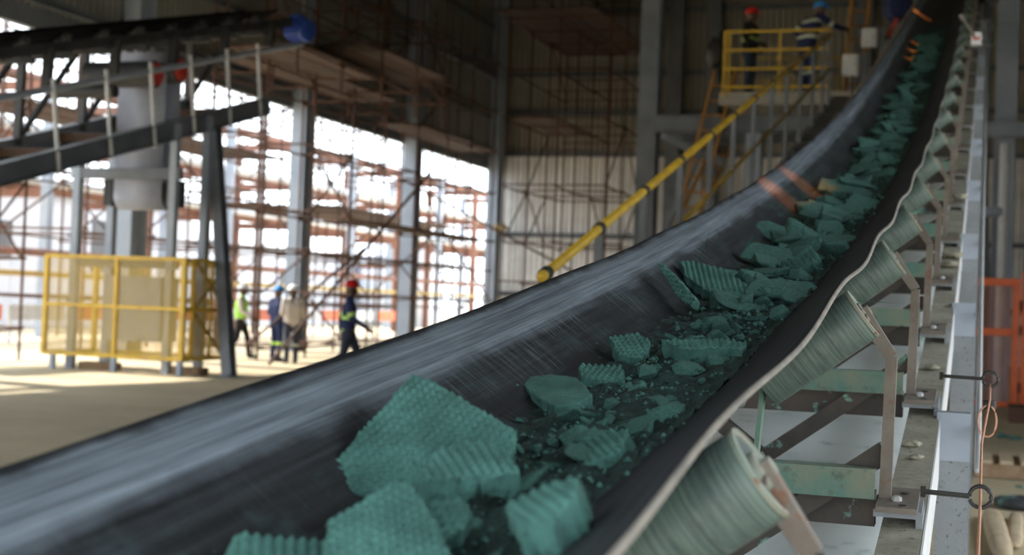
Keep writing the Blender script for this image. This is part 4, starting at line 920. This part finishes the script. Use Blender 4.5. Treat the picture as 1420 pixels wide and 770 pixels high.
def sack(label, px, py, w_, L, rz):
    c = floor_at(px, py); bm = bmesh.new(); bmesh.ops.create_uvsphere(bm, u_segments=24, v_segments=16, radius=1)
    for v in bm.verts:
        q = v.co.copy(); q = V((math.copysign(abs(q.x)**.6, q.x)*w_, math.copysign(abs(q.y)**.6, q.y)*L, q.z*w_*.8)); q *= 1+.09*mnoise.noise(q*9+c); v.co = q+V((0, 0, w_*.78))
    me = bpy.data.meshes.new('sand_sack'); bm.to_mesh(me); bm.free(); me.materials.append(M['sack']); me.polygons.foreach_set('use_smooth', [True]*len(me.polygons))
    tag(link(bpy.data.objects.new('sand_sack', me), None, Matrix.Translation(c) @ Matrix.Rotation(rz, 4, 'Z')), label, 'sack', 'sand sacks')
sack('long sandy sack lying on the floor at the lower right, nearer the leg', 1381, 748, .075, 1.1, .03)
sack('slimmer sandy sack beside the long one at the lower right', 1408, 742, .055, .85, -.03)
pal = floor_at(1404, 664); pr_ = thing('timber_pallet', 'muddy slotted timber pallet on the floor at the lower right', 'pallet', pal)
for k in range(9): bar('slat', (pal.x-.25+k*.19, pal.y-.15, .16), (pal.x-.25+k*.19, pal.y+.9, .16), .12, .03, M['sack'], pr_, (0, 0, 1))
for y in (-.1, .4, .85): bar('bearer', (pal.x-.35, pal.y+y, .075), (pal.x+1.4, pal.y+y, .075), .09, .13, M['wood'], pr_, (0, 0, 1))
M['discrubber'] = paint('dusted_rubber', (.03,.033,.035), (.10,.19,.17), 6, .5, .62, rough=.8)
ty = floor_at(1415, 706); o = MB().lathe([(.0, 0), (.17, 0), (.21, .03), (.21, .07), (.17, .09), (.11, .10), (.09, .06), (.0, .06)], ty, V((0, 0, 1)), 32).build('rubber_disc', M['discrubber'], None, smooth=True); tag(o, 'black dished rubber disc on the floor dusted with green', 'disc')
for i, (px, py, r) in enumerate(((1392, 607, .16), (1408, 610, .12), (1412, 690, .05), (1300, 765, .04))):
    c = floor_at(px, py); o = link(bpy.data.objects.new('cake_lump', HULL[8+i]), None, Matrix.Translation(c+V((0, 0, r*.15 if i != 2 else .09))) @ Matrix.Diagonal((r, r, r*.35, 1)))
    tag(o, ['wide spill of green cake on the floor by the orange gate', 'small spill of green cake on the floor by the orange gate', 'crumb of green cake on the black rubber disc', 'green crumb on the floor under the conveyor leg'][i], 'cake lump')
mach = thing('machine_base', 'dark rusty machine base on the floor behind the orange gate', 'machine', floor_at(1400, 590)+V((.6, .3, 0)))
c = floor_at(1400, 590)+V((.5, .6, 0))
MB().box((c.x-.5, c.y, 0), (c.x+1.4, c.y+1.2, .22)).build('skid', M['rust'], mach); MB().box((c.x-.1, c.y+.1, .22), (c.x+1.0, c.y+1.0, .55)).build('casing', M['dark'], mach)
MB().lathe([(.0, 0), (.2, 0), (.2, .6), (0, .6)], c+V((.15, -.02, .42)), V((1, 0, 0)), 16).build('drum', M['rust'], mach)
# ------------------------------------------------------------------ people
def person(label, loc, heading, scale, J, clothes, helmet, bands=(), vest=None):
    """J: joint positions in the body's own frame (x right, y forward, z up, standing height about 1.75)"""
    root = thing('person', label, 'person', loc, rz=heading)
    caps = []          # (p, q, r1, r2, material index)   0 skin 1 top 2 trousers 3 boots
    def C(a, b, r1, r2, m): caps.append((V(J.get(a, a) if isinstance(a, str) else a), V(J.get(b, b) if isinstance(b, str) else b), r1, r2, m))
    pel, chest, neck, head = (V(J[k]) for k in ('pelvis', 'chest', 'neck', 'head'))
    lx = V(J['shoulder_r'])-V(J['shoulder_l']); lx.normalize(); fw_ = V(J.get('face', (0, 1, 0))).normalized()
    for k in (-.075, 0, .075): C(pel+lx*k-V((0, 0, .06)), chest+lx*k*1.25, .115, .125, 1)
    for k in (-.085, .085): C(pel+lx*k-V((0, 0, .10)), pel+lx*k-V((0, 0, .06)), .110, .110, 2)
    C(chest+lx*.1, neck+lx*.07-V((0, 0, .06)), .115, .075, 1); C(chest-lx*.1, neck-lx*.07-V((0, 0, .06)), .115, .075, 1)
    C(neck-V((0, 0, .05)), head-V((0, 0, .05)), .058, .052, 0)
    C(head+V((0, 0, .035)), head-V((0, 0, .03))+fw_*.012, .093, .082, 0); C(head-V((0, 0, .06))+fw_*.03, head-V((0, 0, .085))+fw_*.045, .062, .045, 0)
    C(head-V((0, 0, .005))+fw_*.085, head-V((0, 0, .035))+fw_*.105, .014, .018, 0)
    sd = fw_.cross(V((0, 0, 1)))
    for k in (-1, 1): C(head+sd*k*.088-V((0, 0, .005)), head+sd*k*.09-V((0, 0, .03)), .018, .014, 0)
    for sfx in ('l', 'r'):
        C('shoulder_'+sfx, 'elbow_'+sfx, .068, .052, 1); C('elbow_'+sfx, 'wrist_'+sfx, .052, .04, 1)
        C('hip_'+sfx, 'knee_'+sfx, .098, .07, 2); C('knee_'+sfx, 'ankle_'+sfx, .072, .055, 2)
        a = V(J['ankle_'+sfx]); t_ = V(J['toe_'+sfx]); C(a-V((0, 0, .02)), a+(t_-a)*.1-V((0, 0, .03)), .055, .05, 3); C(a-V((0, 0, .035)), t_, .048, .042, 3)
    bm = bmesh.new()
    for p, q, r1, r2, m in caps:
        d = q-p; L = d.length
        for c_, r in ((p, r1), (q, r2)): bmesh.ops.create_icosphere(bm, subdivisions=2, radius=r, matrix=Matrix.Translation(c_))
        if L > 1e-4: bmesh.ops.create_cone(bm, cap_ends=True, segments=14, radius1=r1, radius2=r2, depth=L, matrix=Matrix.Translation((p+q)/2) @ d.to_track_quat('Z', 'Y').to_matrix().to_4x4())
    tmp = bpy.data.meshes.new('tmp'); bm.to_mesh(tmp); bm.free(); to = bpy.data.objects.new('tmp', tmp); col.objects.link(to)
    md = to.modifiers.new('r', 'REMESH'); md.mode = 'VOXEL'; md.voxel_size = .016; md.use_smooth_shade = True
    ms = to.modifiers.new('s', 'SMOOTH'); ms.factor = .5; ms.iterations = 4
    dg = bpy.context.evaluated_depsgraph_get(); me = bpy.data.meshes.new_from_object(to.evaluated_get(dg)); bpy.data.objects.remove(to)
    me.name = 'body'; me.materials.clear()
    def near(c):
        best = 9; bi = 0; bt = 0
        for i, (p, q, r1, r2, m) in enumerate(caps):
            d = q-p; L2 = d.length_squared; t = 0 if L2 < 1e-9 else max(0, min(1, (c-p).dot(d)/L2)); e = (c-(p+d*t)).length-(r1+(r2-r1)*t)
            if e < best: best = e; bi = i; bt = t
        return caps[bi][4], bi
    cm = clothes
    for m_ in cm: me.materials.append(m_)
    me.materials.append(M['eye'])
    idx = []; cents = []
    for f in me.polygons:
        m_, bi = near(f.center); idx.append(m_); cents.append(bi)
    me.polygons.foreach_set('material_index', idx); me.polygons.foreach_set('use_smooth', [True]*len(idx))
    # hands (palm, four fingers, thumb) and eyes are joined into the same mesh
    bm = bmesh.new(); bm.from_mesh(me)
    def cap(p, q, r1, r2, mi_):
        n0 = len(bm.faces); d = q-p
        bmesh.ops.create_cone(bm, cap_ends=True, segments=8, radius1=r1, radius2=r2, depth=d.length, matrix=Matrix.Translation((p+q)/2) @ d.to_track_quat('Z', 'Y').to_matrix().to_4x4())
        bmesh.ops.create_icosphere(bm, subdivisions=1, radius=r2, matrix=Matrix.Translation(q)); bm.faces.ensure_lookup_table()
        for k in range(n0, len(bm.faces)): bm.faces[k].material_index = mi_; bm.faces[k].smooth = True
    for sfx in ('l', 'r'):
        wv = V(J['wrist_'+sfx]); d = (wv-V(J['elbow_'+sfx])).normalized(); n_ = V((1, 0, 0)) if sfx == 'l' else V((-1, 0, 0)); n_ = (n_-d*n_.dot(d)).normalized(); sx_ = d.cross(n_)
        cap(wv-d*.02, wv+d*.085, .034, .038, 0)
        for i in range(4):
            b_ = wv+d*.085+sx_*(i-1.5)*.02; m1 = b_+d*(.035, .042, .039, .03)[i]+n_*.012; cap(b_, m1, .010, .009, 0); cap(m1, m1+d*.026+n_*.022, .009, .007, 0)
        b_ = wv+d*.03+sx_*.034; m1 = b_+d*.03+sx_*.022+n_*.012; cap(b_, m1, .012, .010, 0); cap(m1, m1+d*.028+n_*.008, .010, .008, 0)
    for k in (-1, 1):
        e = head+fw_*.083+sd*k*.033+V((0, 0, .012)); cap(e, e+fw_*.006, .011, .008, 4)
    cap(head+fw_*.084-V((0, 0, .058))-sd*.02, head+fw_*.084-V((0, 0, .058))+sd*.02, .006, .006, 4)
    bm.to_mesh(me); bm.free()
    wm = WM[root] @ Matrix.Scale(scale, 4)
    body = link(bpy.data.objects.new('body', me), root, wm)
    def skin_patch(name, test, mat, off):
        vs = {}; V_ = []; F_ = []
        for f, bi in zip(list(me.polygons)[:len(cents)], cents):
            if not test(f.center, bi): continue
            t = []
            for vi in f.vertices:
                if vi not in vs: vs[vi] = len(V_); V_.append(me.vertices[vi].co+me.vertices[vi].normal*off)
                t.append(vs[vi])
            F_.append(t)
        if not F_: return
        m2 = bpy.data.meshes.new(name); m2.from_pydata(V_, [], F_); m2.materials.append(mat); m2.polygons.foreach_set('use_smooth', [True]*len(F_))
        link(bpy.data.objects.new(name, m2), root, wm)
    top_ids = [i for i, c_ in enumerate(caps) if c_[4] == 1]
    for name, kind, a, b, mat in bands:
        if kind == 'torso': skin_patch(name, lambda c, bi: bi in top_ids and a < c.z < b and abs(c.x) < .24 and bi < 7, mat, .006)
        else:
            i0 = {'upper_arm': 0, 'forearm': 1, 'thigh': 2, 'shin': 3}[kind]
            def tst(c, bi):
                p, q = caps[bi][:2]; d = q-p; names = base+i0, base+6+i0
                return bi in names and a < (c-p).dot(d)/d.length_squared < b
            base = len(caps)-12; skin_patch(name, tst, mat, .006)
    if vest: skin_patch('vest', lambda c, bi: bi in top_ids and bi < 7 and c.z > J['pelvis'][2]-.02, vest, .012)
    if helmet:
        hm = MB(); pr = []
        for i in range(9): a = math.pi/2*i/8; pr.append((max(.001, .128*math.cos(a)), .115*math.sin(a)))
        hm.lathe([(.140, -.008), (.142, 0), (.128, .004)]+pr[1:], head+V((0, 0, .045)), V((0, 0, 1)), 24)
        link_me = bpy.data.meshes.new('helmet'); link_me.from_pydata(hm.v, [], hm.f); link_me.materials.append(helmet); link_me.polygons.foreach_set('use_smooth', [True]*len(hm.f))
        h_ = link(bpy.data.objects.new('helmet', link_me), root, wm)
        pk = MB(); vs_ = []
        for i in range(9):
            a = -1.1+2.2*i/8; d = fw_*math.cos(a)+sd*math.sin(a); vs_ += [head+V((0, 0, .05))+d*.125, head+V((0, 0, .04))+d*(.14+.055*math.cos(a*1.2)), head+V((0, 0, .034))+d*(.14+.055*math.cos(a*1.2)), head+V((0, 0, .042))+d*.125]
        pk.add(vs_, [(4*i+j, 4*i+(j+1) % 4, 4*i+4+(j+1) % 4, 4*i+4+j) for i in range(8) for j in range(4)]+[(0, 3, 2, 1), (32, 33, 34, 35)])
        m2 = bpy.data.meshes.new('helmet_peak'); m2.from_pydata(pk.v, [], pk.f); m2.materials.append(helmet); link(bpy.data.objects.new('helmet_peak', m2), h_, wm)
    return root
def stand(**k):
    J = dict(pelvis=(0,0,.97), chest=(0,.0,1.27), neck=(0,0,1.47), head=(0,.02,1.61), shoulder_l=(-.19,0,1.40), shoulder_r=(.19,0,1.40), elbow_l=(-.25,-.03,1.12), elbow_r=(.25,-.03,1.12),
             wrist_l=(-.24,.08,.88), wrist_r=(.24,.08,.88), hip_l=(-.09,0,.92), hip_r=(.09,0,.92), knee_l=(-.10,.02,.50), knee_r=(.10,.02,.50), ankle_l=(-.10,-.02,.09), ankle_r=(.10,-.02,.09), toe_l=(-.12,.15,.045), toe_r=(.12,.15,.045), face=(0,1,0))
    J.update(k); return J
def walk_pose(st=.3, **k):
    return stand(knee_l=(-.09,st*.55,.52), ankle_l=(-.09,st*.75,.10), toe_l=(-.10,st*.75+.17,.06), knee_r=(.09,-st*.25,.50), ankle_r=(.09,-st*1.05,.14), toe_r=(.10,-st*1.05+.15,.045),
                 elbow_r=(.25,.05,1.13), wrist_r=(.23,.28,.98), elbow_l=(-.25,-.14,1.13), wrist_l=(-.25,-.12,.88), **k)
def ground_at(px, py, s): p = atY(px, py, s); return V((p.x, s, 0))
R90 = math.radians(90)
base_r = lambda px, s: V((atY(px, 450, s).x, s, 0))
person('worker in red helmet and navy jacket with lime bands, walking right behind the belt', base_r(484, 22.5), -R90+.38, 1.03, walk_pose(.3), [M['skin'], M['navy'], M['greycloth'], M['black']], M['helmred'],
       [('jacket_band', 'torso', .86, .93, M['reflect']), ('jacket_band', 'torso', 1.09, 1.15, M['reflect']), ('sleeve_band', 'upper_arm', .72, .95, M['reflect'])])
person('worker in lime vest, black trousers and white helmet walking right of the cage', base_r(334, 29.2), -R90+.3, .99, walk_pose(.26), [M['skin'], M['whitecloth'], M['blackcloth'], M['black']], M['helmwhite'], vest=M['hivis'])
person('worker in blue helmet and navy overalls standing with his back turned', base_r(384, 28.9), -.35, .98, stand(wrist_l=(-.2,.16,1.0), wrist_r=(.22,.22,1.2)), [M['skin'], M['navy'], M['navy'], M['black']], M['helmblue'],
       [('knee_band', 'shin', .12, .28, M['reflect'])])
person('worker in white helmet and pale shirt beside the blue-helmeted one', base_r(405, 28.3), .75, .99, stand(wrist_l=(-.18,.24,1.14), wrist_r=(.2,.2,1.0)), [M['skin'], M['whitecloth'], M['greycloth'], M['black']], M['helmwhite'], [('knee_band', 'shin', .15, .28, M['silver'])])
person('worker in white helmet far behind, glimpsed through the yellow cage', base_r(301, 34.5), 2.4, .95, stand(), [M['skin'], M['rustlight'], M['greycloth'], M['black']], M['helmwhite'])
person('worker in red helmet and dark jacket standing on the platform', V((-4.56, PS+.75, PZ)), -R90-.25, 1.07, stand(elbow_l=(-.26,-.1,1.14), wrist_l=(-.22,.08,.98), wrist_r=(.15,.26,1.02), elbow_r=(.27,.02,1.12)), [M['skin'], M['blackcloth'], M['denim'], M['black']], M['helmred'], [('jacket_band', 'torso', 1.08, 1.17, M['reflect'])])
person('worker in blue overalls leaning over the platform rail with an arm outstretched', V((-3.36, PS+.4, PZ)), -R90+.75, 1.12, stand(pelvis=(0,-.05,.97), chest=(0,.06,1.27), neck=(0,.16,1.46), head=(0,.24,1.58), shoulder_l=(-.2,.12,1.40), shoulder_r=(.2,.12,1.40), elbow_r=(.26,.36,1.26), wrist_r=(.24,.58,1.24), elbow_l=(-.36,-.02,1.20), wrist_l=(-.24,.14,1.02)), [M['skin'], M['navy'], M['navy'], M['black']], M['helmblue'],
       [('back_band', 'torso', 1.30, 1.37, M['silver']), ('hip_band', 'torso', 1.02, 1.08, M['silver']), ('sleeve_band', 'upper_arm', .62, .85, M['silver']), ('knee_band', 'shin', .15, .28, M['silver'])])
